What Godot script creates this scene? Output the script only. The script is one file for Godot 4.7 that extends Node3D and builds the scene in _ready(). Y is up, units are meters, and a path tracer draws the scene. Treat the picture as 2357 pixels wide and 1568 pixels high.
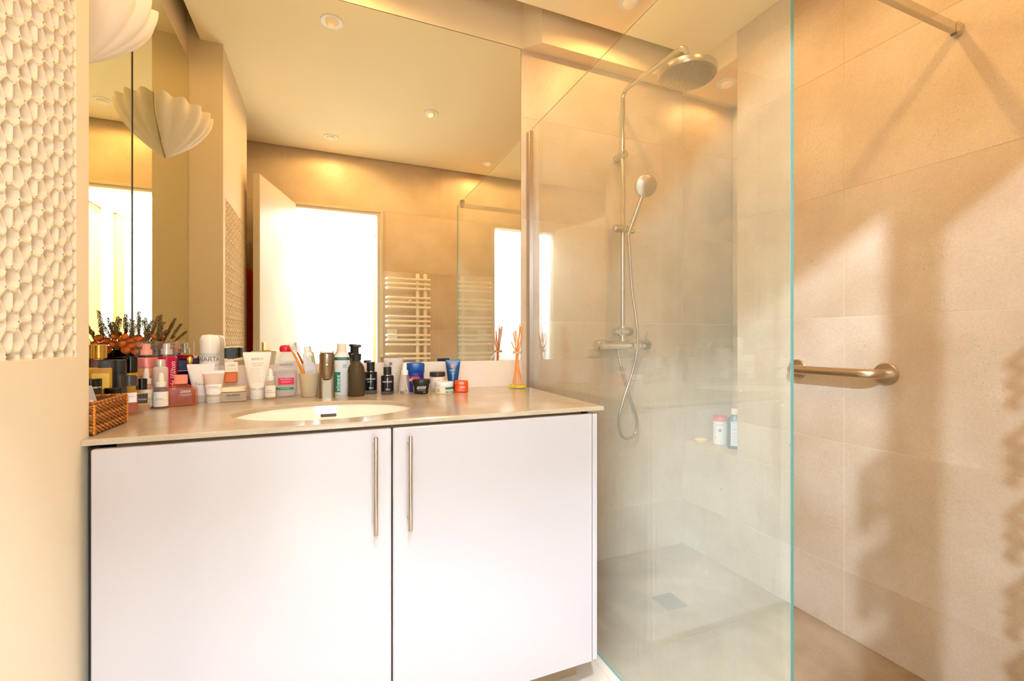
extends Node3D
# A bathroom: vanity with mirrors in an alcove, glass shower on the right.
# World: x along the vanity wall, y up from the floor, z out of the vanity wall.

const RIGHT := 1.732       # tiled right wall
const PIER := -0.4566      # face of the pier that carries the carved panel
const ALCOVE := -0.594     # side wall of the vanity alcove
const OPP := 1.80          # wall with the door, opposite the mirror
const CEIL := 2.474
const COUNTER := 0.865
const GLASS := 0.853

var M := {}
var names := {}
var rng := RandomNumberGenerator.new()

# ------------------------------------------------------------------ mesh building
class Geo:
	var v := PackedVector3Array()
	var n := PackedVector3Array()
	var uv := PackedVector2Array()
	var col := PackedColorArray()
	var tint := Color.WHITE
	var tinted := false
	func tri(a: Vector3, b: Vector3, c: Vector3, na: Vector3, nb: Vector3, nc: Vector3, ua := Vector2.ZERO, ub := Vector2.ZERO, uc := Vector2.ZERO) -> void:
		if (b - a).cross(c - a).dot(na + nb + nc) > 0.0:
			var t := b; b = c; c = t
			t = nb; nb = nc; nc = t
			var u := ub; ub = uc; uc = u
		v.append_array(PackedVector3Array([a, b, c]))
		n.append_array(PackedVector3Array([na, nb, nc]))
		uv.append_array(PackedVector2Array([ua, ub, uc]))
		col.append_array(PackedColorArray([tint, tint, tint]))
	func quad(a: Vector3, b: Vector3, c: Vector3, d: Vector3, m: Vector3) -> void:
		tri(a, b, c, m, m, m, Vector2(0, 1), Vector2(1, 1), Vector2(1, 0))
		tri(a, c, d, m, m, m, Vector2(0, 1), Vector2(1, 0), Vector2(0, 0))
	func box(at: Vector3, size: Vector3, bevel := 0.0, turn := Basis()) -> void:
		var h := size / 2.0
		var b := minf(bevel, minf(h.x, minf(h.y, h.z)) * 0.9)
		for ax in 3:
			var u := (ax + 1) % 3
			var w := (ax + 2) % 3
			for s in [-1.0, 1.0]:
				var m := Vector3.ZERO
				m[ax] = s
				var q := []
				for k in [[-1, -1], [1, -1], [1, 1], [-1, 1]]:
					var p := Vector3.ZERO
					p[ax] = s * h[ax]
					p[u] = k[0] * (h[u] - b)
					p[w] = k[1] * (h[w] - b)
					q.append(at + turn * p)
				quad(q[0], q[1], q[2], q[3], turn * m)
		if b <= 0.0:
			return
		for ax in 3:   # bevels along each axis
			var u := (ax + 1) % 3
			var w := (ax + 2) % 3
			for s in [-1.0, 1.0]:
				for t in [-1.0, 1.0]:
					var q := []
					for k in [[-1, 0], [1, 0], [1, 1], [-1, 1]]:
						var p := Vector3.ZERO
						p[ax] = k[0] * (h[ax] - b)
						p[u] = s * (h[u] - (b if k[1] else 0.0))
						p[w] = t * (h[w] - (0.0 if k[1] else b))
						q.append(at + turn * p)
					var m := Vector3.ZERO
					m[u] = s; m[w] = t
					quad(q[0], q[1], q[2], q[3], turn * m.normalized())
		for sx in [-1.0, 1.0]:
			for sy in [-1.0, 1.0]:
				for sz in [-1.0, 1.0]:
					var m := (turn * Vector3(sx, sy, sz)).normalized()
					tri(at + turn * Vector3(sx * h.x, sy * (h.y - b), sz * (h.z - b)), at + turn * Vector3(sx * (h.x - b), sy * h.y, sz * (h.z - b)), at + turn * Vector3(sx * (h.x - b), sy * (h.y - b), sz * h.z), m, m, m)
	# rings: [y, rx, rz, exponent, cx, cz] from the bottom up along the outside
	func loft(rings: Array, seg := 32, a0 := 0.0, a1 := TAU, at := Vector3.ZERO, turn := Basis(), crease := 0.75) -> void:
		var p := []
		var tj := []
		for r in rings:
			var row := PackedVector3Array()
			var tr := PackedVector3Array()
			for j in seg + 1:
				var t := a0 + (a1 - a0) * j / seg
				row.append(ring_point(r, t))
				var big: Array = r.duplicate()
				big[1] = maxf(r[1], 1e-3); big[2] = maxf(r[2], 1e-3)
				tr.append((ring_point(big, t + 0.01) - ring_point(big, t - 0.01)).normalized())
			p.append(row)
			tj.append(tr)
		var length := [0.0]
		for i in rings.size() - 1:
			length.append(length[i] + maxf((p[i + 1][0] - p[i][0]).length(), 1e-6))
		var strip := []
		for i in rings.size() - 1:
			var row := PackedVector3Array()
			for j in seg + 1:
				var d: Vector3 = p[i + 1][j] - p[i][j]
				var tt: Vector3 = (tj[i][j] if rings[i][1] > rings[i + 1][1] else tj[i + 1][j])
				row.append(tt.cross(d).normalized())
			strip.append(row)
		for i in rings.size() - 1:
			for j in seg:
				var m := []
				for k in [[i, j], [i, j + 1], [i + 1, j + 1], [i + 1, j]]:
					var own: Vector3 = strip[i][k[1]]
					var other := i - 1 if k[0] == i else i + 1
					if other >= 0 and other < strip.size() and strip[other][k[1]].dot(own) > crease:
						own = (own + strip[other][k[1]]).normalized()
					m.append(turn * own)
				var u0 := float(j) / seg
				var u1 := float(j + 1) / seg
				var v0: float = 1.0 - length[i] / length[-1]
				var v1: float = 1.0 - length[i + 1] / length[-1]
				var a: Vector3 = at + turn * p[i][j]
				var b: Vector3 = at + turn * p[i][j + 1]
				var c: Vector3 = at + turn * p[i + 1][j + 1]
				var d: Vector3 = at + turn * p[i + 1][j]
				tri(a, b, c, m[0], m[1], m[2], Vector2(u0, v0), Vector2(u1, v0), Vector2(u1, v1))
				tri(a, c, d, m[0], m[2], m[3], Vector2(u0, v0), Vector2(u1, v1), Vector2(u0, v1))
	func ring_point(r: Array, t: float) -> Vector3:
		var s := sin(t)
		var c := cos(t)
		var e: float = 2.0 / r[3] if r.size() > 3 else 1.0
		var x: float = signf(s) * pow(absf(s), e) * r[1]
		var z: float = signf(c) * pow(absf(c), e) * r[2]
		return Vector3(x + (r[4] if r.size() > 4 else 0.0), r[0], z + (r[5] if r.size() > 5 else 0.0))
	func lathe(profile: Array, seg := 32, at := Vector3.ZERO, turn := Basis()) -> void:
		var rings := []
		for q in profile:
			rings.append([q[1], q[0], q[0]])
		loft(rings, seg, 0.0, TAU, at, turn)
	func tube(points: Array, radius, seg := 12, closed_ends := true) -> void:
		var frames := []
		var up := Vector3.UP
		for i in points.size():
			var d: Vector3 = (points[mini(i + 1, points.size() - 1)] - points[maxi(i - 1, 0)]).normalized()
			if i == 0:
				up = (Vector3.RIGHT if absf(d.y) > 0.9 else Vector3.UP)
			var x := up.cross(d).normalized()
			up = d.cross(x).normalized()
			frames.append([x, up, d])
		for i in points.size() - 1:
			var r0: float = radius[i] if radius is Array else radius
			var r1: float = radius[i + 1] if radius is Array else radius
			for j in seg:
				var q := []
				var m := []
				for k in [[i, j], [i, j + 1], [i + 1, j + 1], [i + 1, j]]:
					var t: float = TAU * k[1] / seg
					var dir: Vector3 = frames[k[0]][0] * cos(t) + frames[k[0]][1] * sin(t)
					m.append(dir)
					q.append(points[k[0]] + dir * (r0 if k[0] == i else r1))
				tri(q[0], q[1], q[2], m[0], m[1], m[2])
				tri(q[0], q[2], q[3], m[0], m[2], m[3])
		if closed_ends:
			for e in [0, points.size() - 1]:
				var r: float = radius[e] if radius is Array else radius
				var m: Vector3 = frames[e][2] * (-1.0 if e == 0 else 1.0)
				for j in seg:
					var a: Vector3 = frames[e][0] * cos(TAU * j / seg) + frames[e][1] * sin(TAU * j / seg)
					var b: Vector3 = frames[e][0] * cos(TAU * (j + 1) / seg) + frames[e][1] * sin(TAU * (j + 1) / seg)
					tri(points[e], points[e] + a * r, points[e] + b * r, m, m, m)
	func ball(at: Vector3, r: Vector3, seg := 10, rows := 6, turn := Basis()) -> void:
		for i in rows:
			for j in seg:
				var q := []
				var m := []
				for k in [[i, j], [i, j + 1], [i + 1, j + 1], [i + 1, j]]:
					var a: float = PI * k[0] / rows
					var b: float = TAU * k[1] / seg
					var d := Vector3(sin(a) * sin(b), cos(a), sin(a) * cos(b))
					q.append(at + turn * (d * r))
					m.append(turn * (d / r).normalized())
				if i > 0:
					tri(q[0], q[1], q[3], m[0], m[1], m[3])
				if i < rows - 1:
					tri(q[1], q[2], q[3], m[1], m[2], m[3])
	# flat polygon in plan (x, z), extruded in y
	func prism(plan: PackedVector2Array, y0: float, y1: float) -> void:
		var idx := Geometry2D.triangulate_polygon(plan)
		for i in range(0, idx.size(), 3):
			for s in [[y0, Vector3.DOWN], [y1, Vector3.UP]]:
				var q := []
				for k in 3:
					q.append(Vector3(plan[idx[i + k]].x, s[0], plan[idx[i + k]].y))
				tri(q[0], q[1], q[2], s[1], s[1], s[1])
		var ccw := not Geometry2D.is_polygon_clockwise(plan)
		for i in plan.size():
			var a := plan[i]
			var b := plan[(i + 1) % plan.size()]
			var m := Vector3(b.y - a.y, 0, a.x - b.x).normalized() * (1.0 if ccw else -1.0)
			quad(Vector3(a.x, y0, a.y), Vector3(b.x, y0, b.y), Vector3(b.x, y1, b.y), Vector3(a.x, y1, a.y), m)
	func mesh() -> ArrayMesh:
		var arr := []
		arr.resize(Mesh.ARRAY_MAX)
		arr[Mesh.ARRAY_VERTEX] = v
		arr[Mesh.ARRAY_NORMAL] = n
		arr[Mesh.ARRAY_TEX_UV] = uv
		if tinted:
			arr[Mesh.ARRAY_COLOR] = col
		var out := ArrayMesh.new()
		out.add_surface_from_arrays(Mesh.PRIMITIVE_TRIANGLES, arr)
		return out

func boxm(size: Vector3, bevel := 0.0, at := Vector3.ZERO, turn := Basis()) -> ArrayMesh:
	var g := Geo.new()
	g.box(at, size, bevel, turn)
	return g.mesh()

func span(lo: Vector3, hi: Vector3, bevel := 0.0) -> ArrayMesh:
	return boxm(hi - lo, bevel, (lo + hi) / 2.0)

func lathem(profile: Array, seg := 32, at := Vector3.ZERO, turn := Basis()) -> ArrayMesh:
	var g := Geo.new()
	g.lathe(profile, seg, at, turn)
	return g.mesh()

func loftm(rings: Array, seg := 40, a0 := 0.0, a1 := TAU, at := Vector3.ZERO, turn := Basis()) -> ArrayMesh:
	var g := Geo.new()
	g.loft(rings, seg, a0, a1, at, turn)
	return g.mesh()

func tubem(points: Array, radius, seg := 12) -> ArrayMesh:
	var g := Geo.new()
	g.tube(points, radius, seg)
	return g.mesh()

func bent(points: Array, r: float, steps := 8) -> Array:   # rounds the corners of a polyline
	var out := [points[0]]
	for i in range(1, points.size() - 1):
		var a: Vector3 = points[i] + (points[i - 1] - points[i]).normalized() * r
		var b: Vector3 = points[i] + (points[i + 1] - points[i]).normalized() * r
		for k in steps + 1:
			var t := float(k) / steps
			out.append(a.lerp(points[i], t).lerp(points[i].lerp(b, t), t))
	out.append(points[-1])
	return out

# ------------------------------------------------------------------ scene tree
func numbered(called: String) -> String:
	if not names.has(called):
		names[called] = 0
		return called
	names[called] += 1
	return "%s_%03d" % [called, names[called]]

func thing(called: String, label: String, category: String, at := Vector3.ZERO, turn := 0.0, group := "") -> Node3D:
	var o := Node3D.new()
	o.name = numbered(called)
	add_child(o, true)
	o.position = at
	o.rotation.y = turn
	o.set_meta("label", label)
	o.set_meta("category", category)
	if group:
		o.set_meta("group", group)
	return o

func part(parent: Node3D, called: String, mesh: Mesh, m: Material, at := Vector3.ZERO, label := "") -> MeshInstance3D:
	var o := MeshInstance3D.new()
	var key := "%d/%s" % [parent.get_instance_id(), called]
	var again: int = names.get(key, 0)
	names[key] = again + 1
	o.name = called if again == 0 else "%s_%03d" % [called, again]
	o.mesh = mesh
	o.material_override = m
	o.position = at
	parent.add_child(o, true)
	if label:
		o.set_meta("label", label)
	return o

func structure(called: String, label: String, category: String) -> Node3D:
	var o := Node3D.new()
	o.name = called
	add_child(o, true)
	o.set_meta("kind", "structure")
	o.set_meta("label", label)
	o.set_meta("category", category)
	return o

func solid(called: String, label: String, category: String, mesh: Mesh, m: Material) -> MeshInstance3D:
	var o := MeshInstance3D.new()
	o.name = called
	o.mesh = mesh
	o.material_override = m
	add_child(o, true)
	o.set_meta("kind", "structure")
	o.set_meta("label", label)
	o.set_meta("category", category)
	return o

# ------------------------------------------------------------------ materials
func rgb(r: float, g: float, b: float, a := 1.0) -> Color:
	return Color(r / 255.0, g / 255.0, b / 255.0, a)

func mat(key: String, c: Color, rough := 0.5, metal := 0.0, spec := 0.5) -> StandardMaterial3D:
	var m := StandardMaterial3D.new()
	m.resource_name = key
	m.albedo_color = c
	m.roughness = rough
	m.metallic = metal
	m.metallic_specular = spec
	M[key] = m
	return m

func glassy(key: String, c: Color, alpha: float, rough := 0.03) -> StandardMaterial3D:
	var m := mat(key, Color(c.r, c.g, c.b, alpha), rough)
	m.transparency = BaseMaterial3D.TRANSPARENCY_ALPHA
	m.cull_mode = BaseMaterial3D.CULL_DISABLED
	m.metallic_specular = 0.26
	return m

func noise_bytes(seed_: int, freq: float, side: int, octaves := 4) -> PackedByteArray:
	var f := FastNoiseLite.new()
	f.seed = seed_
	f.noise_type = FastNoiseLite.TYPE_SIMPLEX_SMOOTH
	f.frequency = freq
	f.fractal_octaves = octaves
	return f.get_seamless_image(side, side).get_data()

# stone: clouds between two tones, fine grain and sparse darker specks
func stone_texture(seed_: int, light: Color, dark: Color, speck: Color, grain: float, speck_share: float) -> ImageTexture:
	var side := 640
	var cloud := noise_bytes(seed_, 0.006, side, 5)
	var patch := noise_bytes(seed_ + 1, 0.011, side, 3)
	var r := RandomNumberGenerator.new()
	r.seed = seed_
	var data := PackedByteArray()
	data.resize(side * side * 3)
	for i in side * side:
		var t := clampf((cloud[i] / 255.0 - 0.5) * 1.3 + 0.5, 0.0, 1.0)
		var c := light.lerp(dark, t)
		var g := 1.0 + (r.randf() - 0.5) * grain
		var p := patch[i] / 255.0
		if p > 0.62 and r.randf() < speck_share * (p - 0.62) * 6.0:
			c = c.lerp(speck, r.randf_range(0.15, 0.5))
		data[i * 3] = int(clampf(c.r * g, 0, 1) * 255)
		data[i * 3 + 1] = int(clampf(c.g * g, 0, 1) * 255)
		data[i * 3 + 2] = int(clampf(c.b * g, 0, 1) * 255)
	return ImageTexture.create_from_image(Image.create_from_data(side, side, false, Image.FORMAT_RGB8, data))

func stone(key: String, t: Texture2D, scale: float, offset: Vector3, rough: float, spec := 0.5) -> StandardMaterial3D:
	var m := mat(key, Color.WHITE, rough, 0.0, spec)
	m.albedo_texture = t
	m.uv1_triplanar = true
	m.uv1_world_triplanar = true
	m.uv1_scale = Vector3.ONE * scale
	m.uv1_offset = offset
	return m

# a printed label: background plus rows of tiny dashes for the small print
func print_texture(w: int, h: int, bg: Color, rows: Array, seed_ := 3) -> StandardMaterial3D:
	var im := Image.create(w, h, false, Image.FORMAT_RGBA8)
	im.fill(bg)
	var r := RandomNumberGenerator.new()
	r.seed = seed_
	for row in rows:   # [kind, x, y, width, height, colour]
		if row[0] == "block":
			im.fill_rect(Rect2i(row[1], row[2], row[3], row[4]), row[5])
			continue
		var x: int = row[1]
		while x < row[1] + row[3]:
			var n := mini(r.randi_range(row[4], row[4] * 5), row[1] + row[3] - x)
			var xx := x
			while xx < x + n:   # broken up like letters
				im.fill_rect(Rect2i(xx, row[2], maxi(1, row[4] / 2), row[4] - 1), row[5])
				xx += maxi(2, int(row[4] * 0.75))
			x += n + row[4]
	var m := StandardMaterial3D.new()
	m.resource_name = "printed label"
	m.albedo_texture = ImageTexture.create_from_image(im)
	m.roughness = 0.5
	return m

func make_materials() -> void:
	var tile_a := stone_texture(11, rgb(224, 206, 182), rgb(205, 182, 152), rgb(168, 134, 98), 0.06, 0.035)
	for k in 3:
		stone("tile%d" % k, tile_a, 0.55, Vector3(0.13, 0.37, 0.21) * (k + 1), 0.42, 0.45)
	var floor_a := stone_texture(23, rgb(188, 166, 138), rgb(158, 132, 102), rgb(120, 96, 70), 0.06, 0.04)
	stone("floor_tile", floor_a, 0.7, Vector3(0.2, 0.1, 0.4), 0.32)
	var lit_a := stone_texture(27, rgb(230, 214, 194), rgb(214, 195, 172), rgb(190, 168, 140), 0.05, 0.02)  # lighter copy of the floor stone, hallway light put into its colour
	stone("floor_tile_lit", lit_a, 0.7, Vector3(0.2, 0.1, 0.4), 0.4)
	var counter_a := stone_texture(31, rgb(203, 187, 163), rgb(184, 165, 137), rgb(180, 160, 130), 0.05, 0.03)
	stone("counter", counter_a, 0.9, Vector3(0.1, 0.2, 0.3), 0.16)
	mat("grout", rgb(244, 222, 184), 0.8)
	mat("floor_grout", rgb(206, 184, 154), 0.8)
	mat("plaster", rgb(230, 211, 180), 0.75)
	mat("ceiling", rgb(255, 240, 198), 0.8)
	mat("upper_paint", rgb(245, 222, 178), 0.8)
	mat("hall_white", rgb(200, 199, 196), 0.8)
	mat("door_paint", rgb(206, 192, 164), 0.45)
	mat("lacquer", rgb(200, 190, 187), 0.2)
	mat("cabinet_dark", rgb(40, 34, 32), 0.7)
	mat("kick", rgb(168, 138, 104), 0.6)
	mat("mirror", rgb(242, 240, 230), 0.004, 1.0)
	mat("mirror_green", rgb(238, 236, 204), 0.004, 1.0)
	mat("mirror_edge", rgb(62, 52, 34), 0.4)
	mat("chrome", rgb(212, 210, 206), 0.1, 1.0)
	mat("steel", rgb(188, 174, 160), 0.3, 1.0)
	mat("brushed", rgb(160, 145, 124), 0.36, 1.0)
	mat("brushed_pale", rgb(206, 188, 162), 0.34, 1.0)
	mat("backsplash", rgb(246, 230, 212), 0.3)
	mat("slot", rgb(70, 52, 30), 0.5)
	mat("ceramic", rgb(252, 244, 226), 0.1)
	mat("black_gloss", rgb(16, 15, 15), 0.12)
	mat("black_soft", rgb(28, 27, 27), 0.4)
	mat("white_plastic", rgb(244, 242, 238), 0.35)
	mat("ivory_plastic", rgb(246, 236, 210), 0.4)
	mat("paper_white", rgb(246, 243, 238), 0.6)
	mat("ink", rgb(34, 32, 32), 0.6)
	mat("ink_grey", rgb(120, 112, 108), 0.6)
	mat("ink_white", rgb(246, 244, 240), 0.6)
	mat("gold", rgb(214, 170, 84), 0.25, 1.0)
	mat("radiator", rgb(250, 238, 212), 0.3)
	mat("shell", rgb(240, 226, 204), 0.75)
	glassy("clear", Color(0.95, 0.95, 0.93), 0.02).metallic_specular = 0.2
	glassy("clear_cap", Color(0.95, 0.95, 0.95), 0.05).metallic_specular = 0.3
	var pane := glassy("pane", Color(0.80, 0.86, 0.74), 0.075, 0.0)
	pane.metallic_specular = 0.5
	mat("pane_edge", rgb(112, 156, 144), 0.2)
	mat("pane_top", rgb(120, 112, 70), 0.3)

# ------------------------------------------------------------------ lettering
func letters(parent: Node3D, txt: String, width: float, at: Vector3, m: Material, bend := 0.0, serif := false, turn := Basis(), tall := 1.0, weight := 400) -> MeshInstance3D:
	var f := SystemFont.new()
	f.font_names = PackedStringArray(["Droid Serif" if serif else "Droid Sans"])
	f.font_weight = weight
	var t := TextMesh.new()
	t.font = f
	t.text = txt
	t.font_size = 48
	t.pixel_size = 0.01
	t.depth = 0.0
	t.curve_step = 3.0
	var arr := t.get_mesh_arrays()
	var v: PackedVector3Array = arr[Mesh.ARRAY_VERTEX]
	var ix: PackedInt32Array = arr[Mesh.ARRAY_INDEX] if arr[Mesh.ARRAY_INDEX] != null else PackedInt32Array(range(v.size()))
	var lo := 1e9
	var hi := -1e9
	var ylo := 1e9
	var yhi := -1e9
	for p in v:
		lo = minf(lo, p.x); hi = maxf(hi, p.x); ylo = minf(ylo, p.y); yhi = maxf(yhi, p.y)
	var s := width / maxf(hi - lo, 1e-6)
	var g := Geo.new()
	var q := PackedVector3Array()
	var nn := PackedVector3Array()
	for p in v:
		var w := turn * Vector3((p.x - (lo + hi) / 2.0) * s, (p.y - (ylo + yhi) / 2.0) * s * tall, 0)
		var m3 := Vector3(0, 0, 1)
		if bend > 0.0:
			var a := (w.x + at.x) / bend
			m3 = Vector3(sin(a), 0, cos(a))
			w = Vector3(sin(a) * (bend + 0.0004) - at.x, w.y, cos(a) * (bend + 0.0004) - bend)
		q.append(w)
		nn.append(m3)
	for i in range(0, ix.size(), 3):
		g.tri(q[ix[i]], q[ix[i + 1]], q[ix[i + 2]], nn[ix[i]], nn[ix[i + 1]], nn[ix[i + 2]])
	return part(parent, "lettering", g.mesh(), m, at)

func patch(rx: float, rz: float, n: float, y0: float, y1: float, half_angle: float, rx1 := -1.0, rz1 := -1.0) -> ArrayMesh:
	return loftm([[y0, rx, rz, n], [y1, rx if rx1 < 0 else rx1, rz if rz1 < 0 else rz1, n]], 24, -half_angle, half_angle)

func face_camera(x: float, z: float) -> float:
	return atan2(-x, 1.849 - z)

# ------------------------------------------------------------------ the place
func _ready() -> void:
	rng.seed = 7
	var cam := Camera3D.new()
	cam.name = "camera"
	cam.position = Vector3(0.0, 1.065, 1.849)
	cam.rotation = Vector3(0.0, -0.39026, 0.0)
	cam.fov = 74.25
	cam.near = 0.02
	cam.far = 30.0
	add_child(cam, true)
	cam.current = true

	var env := Environment.new()
	env.background_mode = Environment.BG_COLOR
	env.background_color = Color(0.02, 0.02, 0.02)
	env.ambient_light_source = Environment.AMBIENT_SOURCE_DISABLED
	env.tonemap_mode = Environment.TONE_MAPPER_LINEAR
	env.tonemap_exposure = EXPOSURE
	env.sdfgi_enabled = true
	env.ssao_enabled = true
	env.ssil_enabled = true
	var we := WorldEnvironment.new()
	we.name = "world"
	we.environment = env
	add_child(we, true)

	make_materials()
	# warm fill added in the unlit downlights, then unseen lamps placed in the hallway
	for p in [[0.02, 0.29, "above the washbasin", 0.7], [1.167, 0.304, "above the shower", 0.5], [0.594, 0.922, "in the middle of the ceiling", 1.35], [0.026, 1.503, "in front of the open door", 0.75], [1.182, 1.53, "near the wall opposite the shower", 0.65]]:
		downlight(Vector3(p[0], CEIL, p[1]), "round white recessed downlight with added fill light in the cream ceiling " + p[2], DOWNLIGHT_FILL * p[3])
	downlight(Vector3(1.852, 2.355, 0.174), "round white recessed downlight with added fill light in the low ceiling of the shower niche", NICHE_FILL)
	unseen_hall_lamp(Vector3(-0.7, 2.385, 2.465), HALL_A, 0.03, "unseen hallway lamp, lowest of the three, placed to light the right wall")
	unseen_hall_lamp(Vector3(-2.57, 2.82, 2.853), HALL_B, 0.035, "unseen hallway lamp farthest from the bathroom door, placed to light the right wall")
	unseen_hall_lamp(Vector3(0.05, 2.5, 2.241), HALL_C, 0.05, "unseen hallway lamp just outside the bathroom door, placed to light the lower cabinet")

	build_room()
	build_hall()
	build_pier_panel()
	build_mirrors()
	build_vanity()
	build_shower()
	build_door_side()
	build_counter_things()
	build_bouquet()

const EXPOSURE := 1.18
const DOWNLIGHT_FILL := 0.46
const NICHE_FILL := 0.09
const ADDED_LENS_GLOW := 0.12  # glow added to lenses that are otherwise off
const HALL_A := 8.6
const HALL_B := 10.0
const HALL_C := 6.0
const WARM := Color(1.0, 0.80, 0.50)
const COOL := Color(0.80, 0.90, 1.0)

func downlight(at: Vector3, label: String, energy: float) -> void:
	var t := thing("downlight", label, "ceiling light", at, 0.0, "recessed downlights")
	part(t, "trim_ring", lathem([[0.028, -0.0005], [0.028, -0.003], [0.030, -0.005], [0.045, -0.005], [0.048, -0.002], [0.048, 0.0]], 40), M.white_plastic)
	var lens := mat("downlight lens", rgb(246, 234, 208), 0.5)
	lens.emission_enabled = true
	lens.emission = WARM
	lens.emission_energy_multiplier = ADDED_LENS_GLOW
	part(t, "lens", lathem([[0.0, -0.0215], [0.010, -0.021], [0.020, -0.018], [0.026, -0.011], [0.0275, -0.003], [0.0275, -0.001], [0.0, -0.001]], 32), lens)
	var l := SpotLight3D.new()      # warm fill added inside the lens of an unlit fitting
	l.name = "added_fill"
	l.position = Vector3(0, -0.0025, 0)
	l.rotation.x = -PI / 2
	l.spot_angle = 87.0
	l.spot_angle_attenuation = 0.3
	l.spot_range = 8.0
	l.spot_attenuation = 2.0
	l.light_color = WARM
	l.light_energy = energy
	l.light_size = 0.0175
	l.shadow_enabled = true
	t.add_child(l, true)

func unseen_hall_lamp(at: Vector3, energy: float, r: float, label: String) -> void:  # out of view; form and position chosen for the light it throws
	var t := thing("unseen_lamp", label, "pendant lamp", at, 0.0, "unseen hallway lamps")
	part(t, "canopy", lathem([[0.0, 3.07 - at.y], [0.05, 3.07 - at.y], [0.05, 3.0995 - at.y]], 24), M.white_plastic)
	part(t, "stem", lathem([[0.005, r * 0.9], [0.005, 3.075 - at.y]], 12), M.chrome)
	var m := mat("lamp globe", rgb(255, 255, 250), 0.4)
	m.emission_enabled = true
	m.emission = COOL
	m.emission_energy_multiplier = 3.0
	var g := Geo.new()
	g.ball(Vector3.ZERO, Vector3.ONE * r, 20, 12)
	part(t, "globe", g.mesh(), m)
	var l := OmniLight3D.new()
	l.name = "bulb"
	l.light_color = COOL
	l.light_energy = energy
	l.light_size = r * 0.85
	l.omni_range = 9.0
	l.omni_attenuation = 2.0
	l.shadow_enabled = true
	t.add_child(l, true)

# one tile of a wall: rects are [u0, v0, u1, v1] in the wall's plane
func wall_tile(parent: Node3D, rects: Array, place: Callable, m: Material, thick := 0.008) -> void:
	var g := Geo.new()
	for r in rects:
		var j := 0.0009
		if r[2] - r[0] < 0.01 or r[3] - r[1] < 0.01:
			continue
		var a: Vector3 = place.call(r[0] + j, r[1] + j, 0.0)
		var b: Vector3 = place.call(r[2] - j, r[3] - j, thick)
		g.box((a + b) / 2.0, (b - a).abs(), 0.0005)
	if g.v.size():
		part(parent, "tile", g.mesh(), m)

func cut(r: Array, h: Array) -> Array:   # rectangle minus a hole
	if h[0] >= r[2] or h[2] <= r[0] or h[1] >= r[3] or h[3] <= r[1]:
		return [r]
	var out := []
	if h[1] > r[1]: out.append([r[0], r[1], r[2], h[1]])
	if h[3] < r[3]: out.append([r[0], h[3], r[2], r[3]])
	var y0 := maxf(r[1], h[1])
	var y1 := minf(r[3], h[3])
	if h[0] > r[0]: out.append([r[0], y0, h[0], y1])
	if h[2] < r[2]: out.append([h[2], y0, r[2], y1])
	return out

func tiled(parent: Node3D, us: Array, vs: Array, holes: Array, place: Callable, seed_: int) -> void:
	var k := seed_
	for i in us.size() - 1:
		for j in vs.size() - 1:
			var rects := [[us[i], vs[j], us[i + 1], vs[j + 1]]]
			for h in holes:
				var next := []
				for r in rects:
					next.append_array(cut(r, h))
				rects = next
			k += 1
			wall_tile(parent, rects, place, M["tile%d" % ((k * 7 + j) % 3)])

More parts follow.
